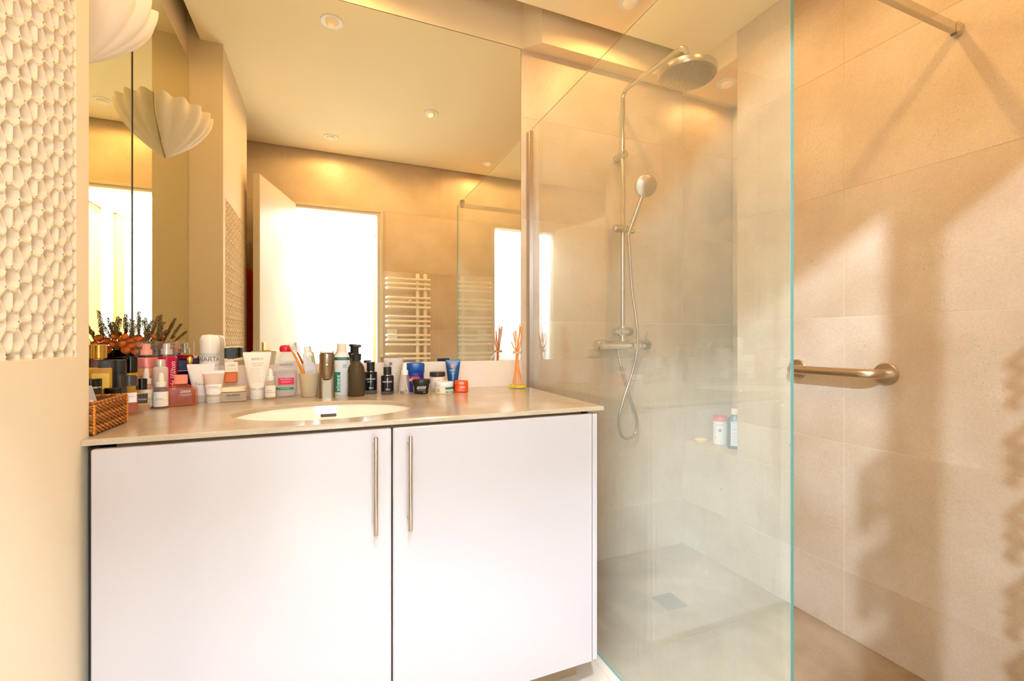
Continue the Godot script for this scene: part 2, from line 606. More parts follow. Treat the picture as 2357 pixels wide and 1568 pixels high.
func build_room() -> void:
	var rows := [0.0, 0.236, 0.694, 1.152, 1.610, 2.068, 2.60]
	# floor
	var fl := structure("floor", "stone-look floor tiles, lightened by the vanity as if lit and brown in the walk-in shower", "floor")
	part(fl, "bed", span(Vector3(-3.6, -0.16, -0.2), Vector3(2.3, -0.0015, 3.4)), M.floor_grout)
	var flat := func(u, v, d): return Vector3(u, -d, v)
	for r in [[-1.05, 0.0, -0.35, 0.7], [-1.05, 0.7, -0.35, 1.9], [-0.35, 0.0, 0.25, 0.655], [-0.35, 0.655, 0.25, 1.255], [-0.35, 1.255, 0.25, 1.9], [0.25, 0.0, 0.822, 0.655], [0.25, 0.655, 0.822, 1.255], [0.25, 1.255, 0.822, 1.9], [0.822, 0.0, 0.863, 1.255], [0.822, 1.255, 0.863, 1.9]]:
		wall_tile(fl, [r], flat, M.floor_tile_lit)
	var drain := [1.236, 0.339, 1.346, 0.449]
	for r in [[0.863, 0.0, 1.735, 0.60], [0.863, 0.60, 1.294, 1.9], [1.294, 0.60, 1.735, 1.9]]:
		wall_tile(fl, cut(r, drain), flat, M.floor_tile)
	for r in [[-3.4, 1.9, -2.2, 3.2], [-2.2, 1.9, -1.05, 3.2], [-1.05, 1.9, 0.5, 3.2]]:
		wall_tile(fl, [r], flat, M.floor_tile_lit)
	# vanity wall
	var wb := structure("wall_back", "vanity wall, beige tiles in the shower and cream plaster above the mirror", "wall")
	part(wb, "base", span(Vector3(-1.1, -0.2, -0.2), Vector3(2.3, 2.75, -0.006)), M.plaster)
	part(wb, "grout_bed", span(Vector3(0.8045, 0.0, -0.01), Vector3(2.09, 2.4, -0.0015)), M.grout)
	var up := func(u, v, d): return Vector3(u, v, -d)
	var vr := rows.slice(0, 6) + [2.375]
	tiled(wb, [0.806, RIGHT], vr, [], up, 1)
	tiled(wb, [RIGHT, 2.087], [0.535, 0.694, 1.152, 1.610, 2.068, 2.355], [], up, 2)
	part(wb, "upper_plaster", span(Vector3(-0.62, 2.374, -0.01), Vector3(0.87, 2.75, 0.0)), M.upper_paint)
	var g := Geo.new()
	g.prism(PackedVector2Array([Vector2(0.81, -0.004), Vector2(0.875, 0.07), Vector2(1.74, 0.07), Vector2(1.74, -0.004)]), 2.3755, 2.75)
	part(wb, "bulkhead", g.mesh(), M.upper_paint)
	# right wall with the niche in the shower corner
	var wr := structure("wall_right", "beige stone-look tiled wall of the shower with a tall niche in its corner", "wall")
	var niche := [-0.01, 0.535, 0.340, 2.355]
	g = Geo.new()
	for b in [[0.344, 0.0, 2.2, 2.75], [-0.2, 0.0, 0.344, 0.531], [-0.2, 2.36, 0.344, 2.75]]:
		g.box(Vector3((RIGHT + 0.0015 + 2.3) / 2, (b[1] + b[3]) / 2, (b[0] + b[2]) / 2), Vector3(2.3 - RIGHT - 0.0015, b[3] - b[1], b[2] - b[0]))
	g.box(Vector3(2.2, 1.45, 0.1), Vector3(0.2, 2.0, 0.6))
	part(wr, "grout_bed", g.mesh(), M.grout)
	var side := func(u, v, d): return Vector3(RIGHT + d, v, u)
	tiled(wr, [-0.005, 0.799, 1.715, 1.80], rows.slice(0, 6) + [2.355], [niche], side, 4)
	tiled(wr, [0.340, 0.799, 1.715, 1.80], [2.355, 2.56], [], side, 4)
	part(wr, "niche_lintel", span(Vector3(RIGHT - 0.0005, 2.355, -0.003), Vector3(2.1, 2.6, 0.3395)), M.upper_paint)
	tiled(wr, [0.001, 0.339], [0.535, 0.694, 1.152, 1.610, 2.068, 2.355], [], func(u, v, d): return Vector3(2.087 + d, v, u), 5)
	tiled(wr, [RIGHT + 0.001, 2.087], [0.535, 0.694, 1.152, 1.610, 2.068, 2.355], [], func(u, v, d): return Vector3(u, v, 0.340 + d * 0.45), 6)
	part(wr, "niche_ledge", span(Vector3(RIGHT + 0.0005, 0.525, 0.0005), Vector3(2.087, 0.5355, 0.340), 0.0008), M.tile1)
	# alcove side, the pier and the wall beyond it
	var wl := structure("wall_left", "cream plastered side wall of the vanity alcove with the thick pier beside it", "wall")
	part(wl, "alcove_side", span(Vector3(-1.1, 0.0, -0.1), Vector3(ALCOVE - 0.005, 2.75, 0.70)), M.plaster)
	g = Geo.new()
	# the pier leaves a rectangular recess for the carved panel
	var pz0 := 0.652
	var pz1 := 1.3355
	var q := [0.700, 1.03, 1.262, 1.762]
	for b in [[-1.1, 0.0, pz0, PIER - 0.040, 2.6, pz1], [PIER - 0.040, 0.0, pz0, PIER, q[1], pz1], [PIER - 0.040, q[3], pz0, PIER, 2.6, pz1], [PIER - 0.040, q[1], pz0, PIER, q[3], q[0]], [PIER - 0.040, q[1], q[2], PIER, q[3], pz1]]:
		g.box(Vector3((b[0] + b[3]) / 2, (b[1] + b[4]) / 2, (b[2] + b[5]) / 2), Vector3(b[3] - b[0], b[4] - b[1], b[5] - b[2]))
	part(wl, "pier", g.mesh(), M.plaster)
	part(wl, "far_side", span(Vector3(-1.2, 0.0, 1.3), Vector3(-1.0, 2.75, 2.0)), M.plaster)
	# opposite wall with the doorway
	var wo := structure("wall_front", "beige tiled wall opposite the mirror with the open doorway", "wall")
	g = Geo.new()
	for b in [[-1.1, 0.0, -0.256, 2.75], [0.407, 0.0, 2.3, 2.75], [-0.256, 2.08, 0.407, 3.2]]:
		g.box(Vector3((b[0] + b[2]) / 2, (b[1] + b[3]) / 2, (OPP + 0.0015 + 1.875) / 2), Vector3(b[2] - b[0], b[3] - b[1], 1.875 - OPP - 0.0015))
	part(wo, "grout_bed", g.mesh(), M.grout)
	tiled(wo, [-1.0, -0.281, 0.858, RIGHT], rows.slice(0, 6) + [2.56], [[-0.257, -0.1, 0.408, 2.081]], func(u, v, d): return Vector3(u, v, OPP + d * 0.3), 9)
	# ceiling: a lowered panel with a shadow gap along the vanity wall and the alcove
	var ce := structure("ceiling", "cream lowered ceiling panel with a dark shadow gap along the vanity wall", "ceiling")
	part(ce, "slab", span(Vector3(-1.2, 2.60, -0.2), Vector3(2.3, 2.8, 1.8755)), M.ceiling)
	g = Geo.new()
	g.prism(PackedVector2Array([Vector2(-0.548, 0.133), Vector2(RIGHT - 0.002, 0.133), Vector2(RIGHT - 0.002, 1.785), Vector2(-0.995, 1.785), Vector2(-0.995, 1.34), Vector2(-0.548, 1.34)]), CEIL, CEIL + 0.05)
	part(ce, "lowered_panel", g.mesh(), M.ceiling)

func build_hall() -> void:
	solid("wall_hall_far", "white hallway wall facing the bathroom door", "wall", span(Vector3(-3.6, 0.0, 3.2), Vector3(0.7, 3.3, 3.4)), M.hall_white)
	solid("wall_hall_end", "white end wall of the hallway", "wall", span(Vector3(-3.7, 0.0, 1.8), Vector3(-3.4, 3.3, 3.4)), M.hall_white)
	solid("wall_hall_near", "white hallway side of the bathroom wall", "wall", span(Vector3(-3.6, 0.0, 1.8755), Vector3(-0.257, 3.2, 1.88)), M.hall_white)
	solid("ceiling_hall", "white hallway ceiling", "ceiling", span(Vector3(-3.6, 3.1, 1.8755), Vector3(0.7, 3.3, 3.4)), M.hall_white)
	solid("wall_hall_over", "white hallway wall above the bathroom door", "wall", span(Vector3(-0.257, 2.083, 1.8755), Vector3(0.45, 3.2, 1.88)), M.hall_white)
	solid("wall_hall_back", "outer wall closing the hallway beside the bathroom", "wall", span(Vector3(-3.6, 0.0, 1.7), Vector3(-1.1, 3.3, 1.8755)), M.hall_white)
	var w := structure("wall_hall_side", "white hallway wall with a second door beside the bathroom door", "wall")
	var g := Geo.new()
	for b in [[1.8755, 0.0, 2.09, 3.2], [3.06, 0.0, 3.4, 3.2], [2.09, 2.24, 3.06, 3.2]]:
		g.box(Vector3(0.57, (b[1] + b[3]) / 2, (b[0] + b[2]) / 2), Vector3(0.26, b[3] - b[1], b[2] - b[0]))
	part(w, "masonry", g.mesh(), M.hall_white)
	var d := structure("door_2", "cream hallway door in a white frame, seen only in the mirrors", "door")
	part(d, "leaf", span(Vector3(0.50, 0.005, 2.16), Vector3(0.54, 2.14, 2.78), 0.003), mat("hall_door", rgb(146, 104, 54), 0.6))
	part(d, "frame_head", span(Vector3(0.42, 2.14, 2.09), Vector3(0.54, 2.24, 3.06), 0.004), M.white_plastic)
	part(d, "frame_post", span(Vector3(0.42, 0.0, 2.09), Vector3(0.54, 2.14, 2.16), 0.004), M.white_plastic)
	part(d, "frame_post", span(Vector3(0.47, 0.0, 2.78), Vector3(0.54, 2.14, 2.92), 0.004), M.white_plastic)
	part(d, "frame_casing", span(Vector3(0.44, 0.0, 2.92), Vector3(0.54, 2.14, 3.06), 0.004), M.hall_door)

# carved plaster panel: a field of scooped cells between raised ribs, laid out as rosettes
func build_pier_panel() -> void:
	var period := 0.131
	var seeds := PackedVector2Array()
	for base in [Vector2(0.5, 0.5), Vector2(0.0, 0.0)]:
		seeds.append(base * period)
		for k in 8:
			seeds.append(base * period + Vector2.from_angle(TAU * (k + 0.5) / 8.0) * 0.0335)
	seeds.append(Vector2(0.5, 0.0) * period)
	seeds.append(Vector2(0.0, 0.5) * period)
	var all := PackedVector2Array()
	for s in seeds:
		for i in range(-1, 2):
			for j in range(-1, 2):
				var p := s + Vector2(i, j) * period
				if p.x > -0.05 and p.x < period + 0.05 and p.y > -0.05 and p.y < period + 0.05:
					all.append(p)
	var step := period / 80.0
	var field := PackedFloat32Array()
	field.resize(80 * 80)
	for a in 80:
		for b in 80:
			var p := Vector2(a, b) * step
			var d1 := 1e9
			var d2 := 1e9
			var d3 := 1e9
			var near := Vector2.ZERO
			for s in all:
				var d := p.distance_to(s)
				if d < d1:
					d3 = d2; d2 = d1; d1 = d; near = s
				elif d < d2:
					d3 = d2; d2 = d
				elif d < d3:
					d3 = d
			var e := (d2 - d1) / 2.0
			var depth := smoothstep(0.0018, 0.0052, e) * 0.55 + smoothstep(0.003, 0.012, e) * 0.45
			depth *= smoothstep(0.002, 0.007, d3 - d1)
			depth = maxf(depth, 0.5 * smoothstep(0.0026, 0.0012, d3 - d1))
			var local := p - near
			# each scoop dips deepest towards its upper end
			depth *= 0.82 + clampf(local.y / 0.02, -0.35, 0.35)
			field[a * 80 + b] = depth * 0.029
	var z0 := 0.700
	var y0 := 1.03
	var nz := int(0.562 / step)
	var ny := int(0.732 / step)
	var hgt := func(i: int, j: int) -> float:
		var edge := minf(minf(i, nz - i), minf(j, ny - j)) * step
		return field[(i % 80) * 80 + (j % 80)] * smoothstep(0.003, 0.008, edge)
	var g := Geo.new()
	var pos := func(i, j): return Vector3(-hgt.call(i, j), j * step, i * step)
	var grid := []
	var norm := []
	for i in nz + 1:
		var row := PackedVector3Array()
		for j in ny + 1:
			row.append(pos.call(i, j))
		grid.append(row)
	for i in nz + 1:
		var row := PackedVector3Array()
		for j in ny + 1:
			var dz: Vector3 = grid[mini(i + 1, nz)][j] - grid[maxi(i - 1, 0)][j]
			var dy: Vector3 = grid[i][mini(j + 1, ny)] - grid[i][maxi(j - 1, 0)]
			var m := dy.cross(dz).normalized()
			row.append(m if m.x > 0 else -m)
		norm.append(row)
	for i in nz:
		for j in ny:
			g.tri(grid[i][j], grid[i + 1][j], grid[i + 1][j + 1], norm[i][j], norm[i + 1][j], norm[i + 1][j + 1])
			g.tri(grid[i][j], grid[i + 1][j + 1], grid[i][j + 1], norm[i][j], norm[i + 1][j + 1], norm[i][j + 1])
	var t := thing("lattice_panel", "carved cream plaster lattice panel with scooped star cells set in the pier", "wall panel", Vector3(PIER, y0, z0))
	part(t, "carving", g.mesh(), M.plaster)

func build_mirrors() -> void:
	var t := thing("mirror", "large frameless wall mirror above the vanity reflecting the open door", "mirror", Vector3(0.105, 0.978, 0.0))
	part(t, "glass", boxm(Vector3(1.396, 1.393, 0.0005), 0.0, Vector3(0, 0.6965, -0.0004)), M.mirror)
	part(t, "edge", boxm(Vector3(1.4, 1.397, 0.004), 0.0, Vector3(0, 0.6965, -0.0031)), M.mirror_edge)
	t = thing("side_mirror", "narrow frameless mirror on the side wall of the vanity alcove behind the dried flowers", "mirror", Vector3(ALCOVE, 0.978, 0.327))
	part(t, "glass", boxm(Vector3(0.0005, 1.393, 0.642), 0.0, Vector3(-0.0004, 0.6965, 0.002)), M.mirror_green)
	part(t, "edge", boxm(Vector3(0.004, 1.397, 0.648), 0.0, Vector3(-0.0031, 0.6965, 0.0)), M.mirror_edge)
	# fluted shell lamp on the side mirror
	t = thing("shell_sconce", "fluted plaster shell wall lamp fixed to the alcove side mirror, unlit", "wall lamp", Vector3(ALCOVE + 0.001, 1.79, 0.33))
	var g := Geo.new()
	var rows := 20
	var cols := 108
	var shape := func(i: int, j: int, inset: float) -> Vector3:
		var u := float(i) / rows
		var a := PI * j / cols
		var flute := 0.5 - 0.5 * cos(a * 16.0)
		var r := pow(sin(u * PI * 0.5), 1.0) * (1.0 - 0.11 * pow(u, 0.35) * (1.0 - pow(flute, 0.8))) * (1.0 - inset)
		var top := 0.20 + 0.008 * flute - 0.012 * sin(a)
		var y := top * pow(u, 1.08)
		return Vector3(sin(a) * r * 0.158 + 0.001, y + inset * 0.06 * (1.0 - u), -cos(a) * r * 0.145)
	for inset in [0.0, 0.06]:
		for i in rows:
			for j in cols:
				var q := []
				var m := []
				for k in [[i, j], [i, j + 1], [i + 1, j + 1], [i + 1, j]]:
					q.append(shape.call(k[0], k[1], inset))
					var dj: Vector3 = shape.call(maxi(k[0], 1), mini(k[1] + 1, cols), inset) - shape.call(maxi(k[0], 1), maxi(k[1] - 1, 0), inset)
					var di: Vector3 = shape.call(mini(k[0] + 1, rows), k[1], inset) - shape.call(maxi(k[0] - 1, 0), k[1], inset)
					var mm := dj.cross(di).normalized()
					var out := Vector3(q[-1].x, -0.05, q[-1].z)
					if (mm.dot(out) < 0.0) != (inset > 0.0):
						mm = -mm
					m.append(mm)
				g.tri(q[0], q[1], q[2], m[0], m[1], m[2])
				g.tri(q[0], q[2], q[3], m[0], m[2], m[3])
	for j in cols:
		g.quad(shape.call(rows, j, 0.0), shape.call(rows, j + 1, 0.0), shape.call(rows, j + 1, 0.06), shape.call(rows, j, 0.06), Vector3.UP)
	part(t, "shade", g.mesh(), M.shell)
	part(t, "lamp_holder", lathem([[0.0, 0.075], [0.016, 0.075], [0.016, 0.11], [0.012, 0.12], [0.0, 0.12]], 20, Vector3(0.03, 0, 0)), M.white_plastic)
	var bulb := Geo.new()
	bulb.ball(Vector3(0.03, 0.14, 0), Vector3.ONE * 0.022, 20, 12)
	part(t, "bulb", bulb.mesh(), M.white_plastic)

func build_vanity() -> void:
	# stone top with an oval opening
	var plan := PackedVector2Array([Vector2(-0.592, 0.002), Vector2(0.806, 0.002), Vector2(0.783, 0.685), Vector2(PIER + 0.0005, 0.685), Vector2(PIER + 0.0005, 0.6515), Vector2(-0.592, 0.6515)])
	var c := Vector2(0.005, 0.43)
	var ab := Vector2(0.242, 0.182)
	var angles := []
	for k in 96:
		angles.append(TAU * k / 96.0)
	for p in plan:
		angles.append(fposmod((p - c).angle(), TAU))
	angles.sort()
	var hit := func(a: float) -> Vector2:
		var d := Vector2.from_angle(a)
		var best := 1e9
		for i in plan.size():
			var x = Geometry2D.segment_intersects_segment(c, c + d * 5.0, plan[i], plan[(i + 1) % plan.size()])
			if x != null:
				best = minf(best, (x - c).length())
		return c + d * best
	var oval := func(a: float, grow := 0.0) -> Vector2:
		var d := Vector2.from_angle(a)
		var r := 1.0 / sqrt(pow(d.x / (ab.x + grow), 2) + pow(d.y / (ab.y + grow), 2))
		return c + d * r
	var g := Geo.new()
	var y1 := COUNTER
	var y0 := COUNTER - 0.0125
	var b := 0.004
	for i in angles.size():
		var a0: float = angles[i]
		var a1: float = angles[(i + 1) % angles.size()]
		if absf(a1 - a0) < 1e-4:
			continue
		var o0: Vector2 = hit.call(a0 + 1e-5)
		var o1: Vector2 = hit.call(a1 - 1e-5)
		var i0: Vector2 = oval.call(a0)
		var i1: Vector2 = oval.call(a1)
		var e0 := o0 - (o0 - c).normalized() * b
		var e1 := o1 - (o1 - c).normalized() * b
		var m0 := i0 + (i0 - c).normalized() * 0.003
		var m1 := i1 + (i1 - c).normalized() * 0.003
		var V := func(p: Vector2, y: float): return Vector3(p.x, y, p.y)
		var side2 := (o1 - o0).orthogonal().normalized()
		if side2.dot(o0 - c) < 0:
			side2 = -side2
		var out := Vector3(side2.x, 0, side2.y)
		var tilt := (out + Vector3.UP).normalized()
		g.quad(V.call(m0, y1), V.call(m1, y1), V.call(e1, y1), V.call(e0, y1), Vector3.UP)
		g.tri(V.call(e0, y1), V.call(e1, y1), V.call(o1, y1 - b), tilt, tilt, tilt)
		g.tri(V.call(e0, y1), V.call(o1, y1 - b), V.call(o0, y1 - b), tilt, tilt, tilt)
		g.quad(V.call(o0, y1 - b), V.call(o1, y1 - b), V.call(o1, y0), V.call(o0, y0), out)
		g.quad(V.call(i0, y0), V.call(i1, y0), V.call(o1, y0), V.call(o0, y0), Vector3.DOWN)
		var into := Vector3(c.x - i0.x, 0, c.y - i0.y).normalized()
		g.quad(V.call(i0, y1 - 0.003), V.call(i1, y1 - 0.003), V.call(i1, y0), V.call(i0, y0), into)
		g.quad(V.call(m0, y1), V.call(m1, y1), V.call(i1, y1 - 0.003), V.call(i0, y1 - 0.003), (into + Vector3.UP).normalized())
	var t := thing("countertop", "thin beige stone vanity top crowded with toiletries along the mirror", "countertop")
	part(t, "slab", g.mesh(), M.counter)
	part(t, "backsplash", span(Vector3(-0.592, COUNTER - 0.002, -0.002), Vector3(0.806, 0.9775, 0.003), 0.001), M.backsplash)
	# basin under the opening
	t = thing("washbasin", "oval cream undermount washbasin set in the vanity top", "washbasin", Vector3(c.x, y0, c.y))
	var rings := [[0.0, ab.x + 0.02, ab.y + 0.02], [-0.014, ab.x + 0.02, ab.y + 0.02]]
	var inner := []
	for k in 13:
		var u := k / 12.0
		inner.append([-0.135 * sin((1.0 - u) * PI / 2.0) , (ab.x + 0.004) * pow(u, 0.42), (ab.y + 0.004) * pow(u, 0.42)])
	inner[0][1] = 0.02
	inner[0][2] = 0.02
	var bowl := [[-0.150, 0.02, 0.02], [-0.12, ab.x * 0.85, ab.y * 0.85], [-0.014, ab.x + 0.012, ab.y + 0.012], [-0.014, ab.x + 0.022, ab.y + 0.022], [0.0, ab.x + 0.022, ab.y + 0.022], [0.0, ab.x + 0.004, ab.y + 0.004]]
	inner.reverse()
	part(t, "bowl", loftm(bowl + inner, 72), M.ceramic)
	part(t, "overflow", boxm(Vector3(0.048, 0.009, 0.006), 0.002, Vector3(0.0, -0.032, -ab.y + 0.0115), Basis(Vector3.RIGHT, -0.25)), M.slot, Vector3.ZERO, "dark overflow slot")
	part(t, "drain_ring", lathem([[0.0, -0.131], [0.022, -0.131], [0.026, -0.134]], 28), M.chrome)
	# faucet: a slim chrome block, its spout and lever
	t = thing("faucet", "single-lever satin metal basin faucet in the middle of the vanity top", "faucet", Vector3(0.0, COUNTER, 0.148))
	var bodyr := []
	for q in [[0.0, 0.026, 0.024, 4.5], [0.004, 0.0258, 0.0238, 4.5], [0.06, 0.0252, 0.0225, 4.5], [0.100, 0.0248, 0.022, 4.0], [0.128, 0.0245, 0.022, 3.6]]:
		bodyr.append(q)
	part(t, "body", loftm(bodyr + [[0.129, 0.0, 0.0, 2.0]], 40), M.brushed)
	part(t, "spout", loftm([[-0.022, 0.0, 0.0], [-0.022, 0.0125, 0.0125], [-0.02, 0.0135, 0.0135], [0.0, 0.0185, 0.0185], [0.028, 0.0225, 0.0225], [0.03, 0.0235, 0.0235], [0.058, 0.0245, 0.0245], [0.066, 0.024, 0.024], [0.070, 0.020, 0.020], [0.071, 0.0, 0.0]], 36, 0.0, TAU, Vector3(0, 0.088, 0.022), Basis(Vector3.RIGHT, -0.10)), M.brushed)
	part(t, "lever", boxm(Vector3(0.044, 0.009, 0.085), 0.004, Vector3(0.0, 0.162, 0.004), Basis(Vector3.RIGHT, 0.06)), M.chrome)
	part(t, "pin", lathem([[0.0, 0.0], [0.0032, 0.0], [0.0032, 0.002], [0.0, 0.002]], 12, Vector3(0, 0.118, 0.0475), Basis(Vector3.RIGHT, PI / 2)), M.steel)
	part(t, "spout_opening", lathem([[0.0, 0.0], [0.011, 0.0], [0.012, 0.001]], 20, Vector3(0, 0.0655, 0.0235), Basis(Vector3.RIGHT, 0.12)), M.black_soft)
	# cabinet
	t = thing("vanity_cabinet", "white lacquered two-door vanity cabinet under the stone top", "cabinet")
	var cb := Geo.new()
	for pb in [[PIER + 0.004, 0.105, 0.03, 0.7385, 0.123, 0.664], [PIER + 0.004, 0.123, 0.03, 0.7385, 0.845, 0.04], [PIER + 0.004, 0.123, 0.04, PIER + 0.022, 0.845, 0.664], [0.7205, 0.123, 0.04, 0.7385, 0.845, 0.664], [PIER + 0.022, 0.79, 0.645, 0.7205, 0.838, 0.664], [0.143, 0.123, 0.62, 0.160, 0.79, 0.664]]:
		cb.box(Vector3((pb[0] + pb[3]) / 2, (pb[1] + pb[4]) / 2, (pb[2] + pb[5]) / 2), Vector3(pb[3] - pb[0], pb[4] - pb[1], pb[5] - pb[2]))
	part(t, "body", cb.mesh(), M.cabinet_dark)
	part(t, "top_rail", span(Vector3(-0.41, 0.838, 0.645), Vector3(0.72, 0.8505, 0.655)), M.kick)
	part(t, "side_panel", span(Vector3(0.7395, 0.103, 0.03), Vector3(0.7555, 0.844, 0.690), 0.0015), M.lacquer)
	part(t, "kick_board", span(Vector3(-0.44, 0.0005, 0.03), Vector3(0.735, 0.1045, 0.60)), M.kick)
	for s in [[-0.4395, 0.1495, 0.1094], [0.1535, 0.7375, 0.192]]:
		var d := part(t, "door", span(Vector3(s[0], 0.1, 0.672), Vector3(s[1], 0.8445, 0.691), 0.0025), M.lacquer)
		var hg := Geo.new()
		var hy0 := 0.594 if s[0] < 0 else 0.592
		var hy1 := 0.831 if s[0] < 0 else 0.8275
		hg.lathe([[0.0, hy0], [0.0042, hy0], [0.005, hy0 + 0.001], [0.005, hy1 - 0.001], [0.0042, hy1], [0.0, hy1]], 20, Vector3(s[2], 0, 0.721))
		for y in [hy0 + 0.022, hy1 - 0.022]:
			hg.lathe([[0.004, 0.0], [0.004, 0.03]], 14, Vector3(s[2], y, 0.690), Basis(Vector3.RIGHT, PI / 2))
		part(d, "handle", hg.mesh(), M.steel)

func build_shower() -> void:
	# fixed glass screen
	var t := thing("shower_screen", "tall frameless clear glass shower screen beside the vanity", "shower screen", Vector3(GLASS, 0.0, 0.0))
	var g := Geo.new()
	for x in [-0.004, 0.004]:
		g.quad(Vector3(x, 0.002, 0.004), Vector3(x, 0.002, 1.235), Vector3(x, 2.0195, 1.235), Vector3(x, 2.0195, 0.004), Vector3(signf(x), 0, 0))
	part(t, "pane", g.mesh(), M.pane)
	g = Geo.new()
	g.box(Vector3(0, 1.011, 1.235), Vector3(0.0081, 2.017, 0.0012))
	part(t, "front_edge", g.mesh(), M.pane_edge, Vector3.ZERO, "blue-green polished glass edge")
	part(t, "top_edge", boxm(Vector3(0.0014, 0.0012, 1.23), 0.0, Vector3(0.0032, 2.0195, 0.62)), M.pane_top)
	var lime := mat("limescale", Color.WHITE, 1.0, 0.0, 0.0)
	lime.transparency = BaseMaterial3D.TRANSPARENCY_ALPHA
	lime.specular_mode = BaseMaterial3D.SPECULAR_DISABLED
	lime.albedo_texture = limescale_texture()
	lime.cull_mode = BaseMaterial3D.CULL_DISABLED
	g = Geo.new()
	g.quad(Vector3(0.0046, 0.002, 0.004), Vector3(0.0046, 0.002, 1.232), Vector3(0.0046, 2.0, 1.232), Vector3(0.0046, 2.0, 0.004), Vector3(1, 0, 0))
	part(t, "limescale_film", g.mesh(), lime, Vector3.ZERO, "dried water marks")
	g = Geo.new()
	g.box(Vector3(-0.012, 1.0, 0.016), Vector3(0.022, 2.0, 0.030), 0.002)
	part(t, "wall_profile", g.mesh(), M.steel)
	part(t, "bottom_seal", boxm(Vector3(0.009, 0.003, 1.22), 0.001, Vector3(0, 0.0017, 0.625)), M.pane_edge)
	# stabiliser bar from the screen to the tiled wall
	t = thing("stabiliser_bar", "square chrome bar holding the glass screen from the tiled wall", "support bar", Vector3(GLASS, 1.985, 1.1175))
	part(t, "bar", boxm(Vector3(0.85, 0.028, 0.016), 0.002, Vector3(0.436, 0.0, 0.0)), M.chrome)
	part(t, "wall_socket", boxm(Vector3(0.026, 0.038, 0.026), 0.006, Vector3(0.866, 0.0, 0.0)), M.chrome)
	part(t, "glass_clamp", boxm(Vector3(0.03, 0.05, 0.03), 0.003, Vector3(0.0, 0.012, 0.0)), M.chrome)
	# grab bar
	t = thing("grab_bar", "short brushed steel grab bar on the tiled shower wall", "grab bar", Vector3(RIGHT, 0.953, 0.78))
	part(t, "rail", tubem(bent([Vector3(-0.004, 0, -0.153), Vector3(-0.066, 0, -0.153), Vector3(-0.066, 0, 0.153), Vector3(-0.004, 0, 0.153)], 0.05, 10), 0.0165, 20), M.brushed_pale)
	for z in [-0.153, 0.153]:
		part(t, "flange", lathem([[0.037, -0.001], [0.037, 0.006], [0.034, 0.009], [0.0, 0.009]], 36, Vector3(0, 0, z), Basis(Vector3.FORWARD, -PI / 2)), M.brushed_pale)
	# shower column
	t = thing("shower_column", "chrome shower column with round rain head on the tiled back wall", "shower", Vector3(1.31, 0.0, 0.058))
	part(t, "riser", tubem(bent([Vector3(0, 1.10, 0), Vector3(0, 2.256, 0), Vector3(0.0, 2.232, 0.415), Vector3(0, 2.135, 0.415)], 0.045, 10), 0.0105, 20), M.chrome)
	part(t, "rain_head", lathem([[0.0, 2.099], [0.100, 2.099], [0.108, 2.101], [0.111, 2.106], [0.111, 2.124], [0.107, 2.128], [0.02, 2.133], [0.016, 2.142], [0.0, 2.142]], 56, Vector3(0, 0, 0.415)), M.steel)
	g = Geo.new()
	for ring in 6:
		var count := [6, 12, 18, 24, 30, 36][ring] as int
		for k in count:
			var a := TAU * k / count
			g.ball(Vector3(cos(a) * (ring + 1) * 0.0155, 2.0985, 0.415 + sin(a) * (ring + 1) * 0.0155), Vector3(0.0022, 0.0022, 0.0022), 6, 4)
	var noz := part(t, "nozzles", g.mesh(), M.ink_grey)
	noz.set_meta("kind", "stuff")
	for y in [1.952, 1.598]:
		part(t, "wall_bracket" if y > 1.7 else "hand_shower_slider", lathem([[0.0, -0.058], [0.016, -0.058], [0.019, -0.054], [0.019, 0.018], [0.015, 0.021], [0.0, 0.021]] if y > 1.7 else [[0.0, -0.05], [0.015, -0.05], [0.018, -0.046], [0.018, 0.06], [0.014, 0.064], [0.0, 0.064]], 24, Vector3(0, y, 0), Basis(Vector3.RIGHT, PI / 2) if y > 1.7 else Basis(Vector3.FORWARD, PI / 2)), M.chrome)
	part(t, "mixer_bar", lathem([[0.0, -0.15], [0.026, -0.15], [0.029, -0.146], [0.029, -0.098], [0.024, -0.096], [0.024, 0.108], [0.028, 0.11], [0.028, 0.146], [0.024, 0.15], [0.0, 0.15]], 32, Vector3(0.0, 1.04, 0), Basis(Vector3.FORWARD, -PI / 2)), M.chrome)
	part(t, "temperature_lever", tubem([Vector3(0.126, 1.062, 0.012), Vector3(0.120, 1.108, 0.03)], 0.004, 12), M.chrome)
	part(t, "diverter", lathem([[0.0, -0.05], [0.019, -0.05], [0.021, -0.046], [0.021, 0.02], [0.016, 0.025], [0.016, 0.05], [0.0, 0.05]], 24, Vector3(0.0, 1.108, 0), Basis(Vector3.FORWARD, -PI / 2)), M.chrome)
	part(t, "collar", lathem([[0.016, 1.05], [0.016, 1.13]], 24), M.chrome)
	for x in [-0.075, 0.075]:
		part(t, "wall_rosette", lathem([[0.0, -0.001], [0.03, -0.001], [0.03, -0.012], [0.02, -0.018], [0.014, -0.06]], 28, Vector3(x, 1.04, -0.0575), Basis(Vector3.RIGHT, -PI / 2)), M.chrome)
	var hs := thing("hand_shower", "round chrome hand shower with its hose looping below the mixer", "hand shower", Vector3(1.31, 0.0, 0.058))
	var axis := Vector3(0.035, 0.21, 0.085).normalized()
	var foot := Vector3(0.022, 1.60, 0.03)
	part(hs, "handle", tubem([foot - axis * 0.03, foot, foot + axis * 0.05, foot + axis * 0.15], [0.010, 0.012, 0.0125, 0.0105], 18), M.chrome)
	var headb := Basis(Quaternion(Vector3.UP, Vector3(-0.42, -0.30, 0.86).normalized()))
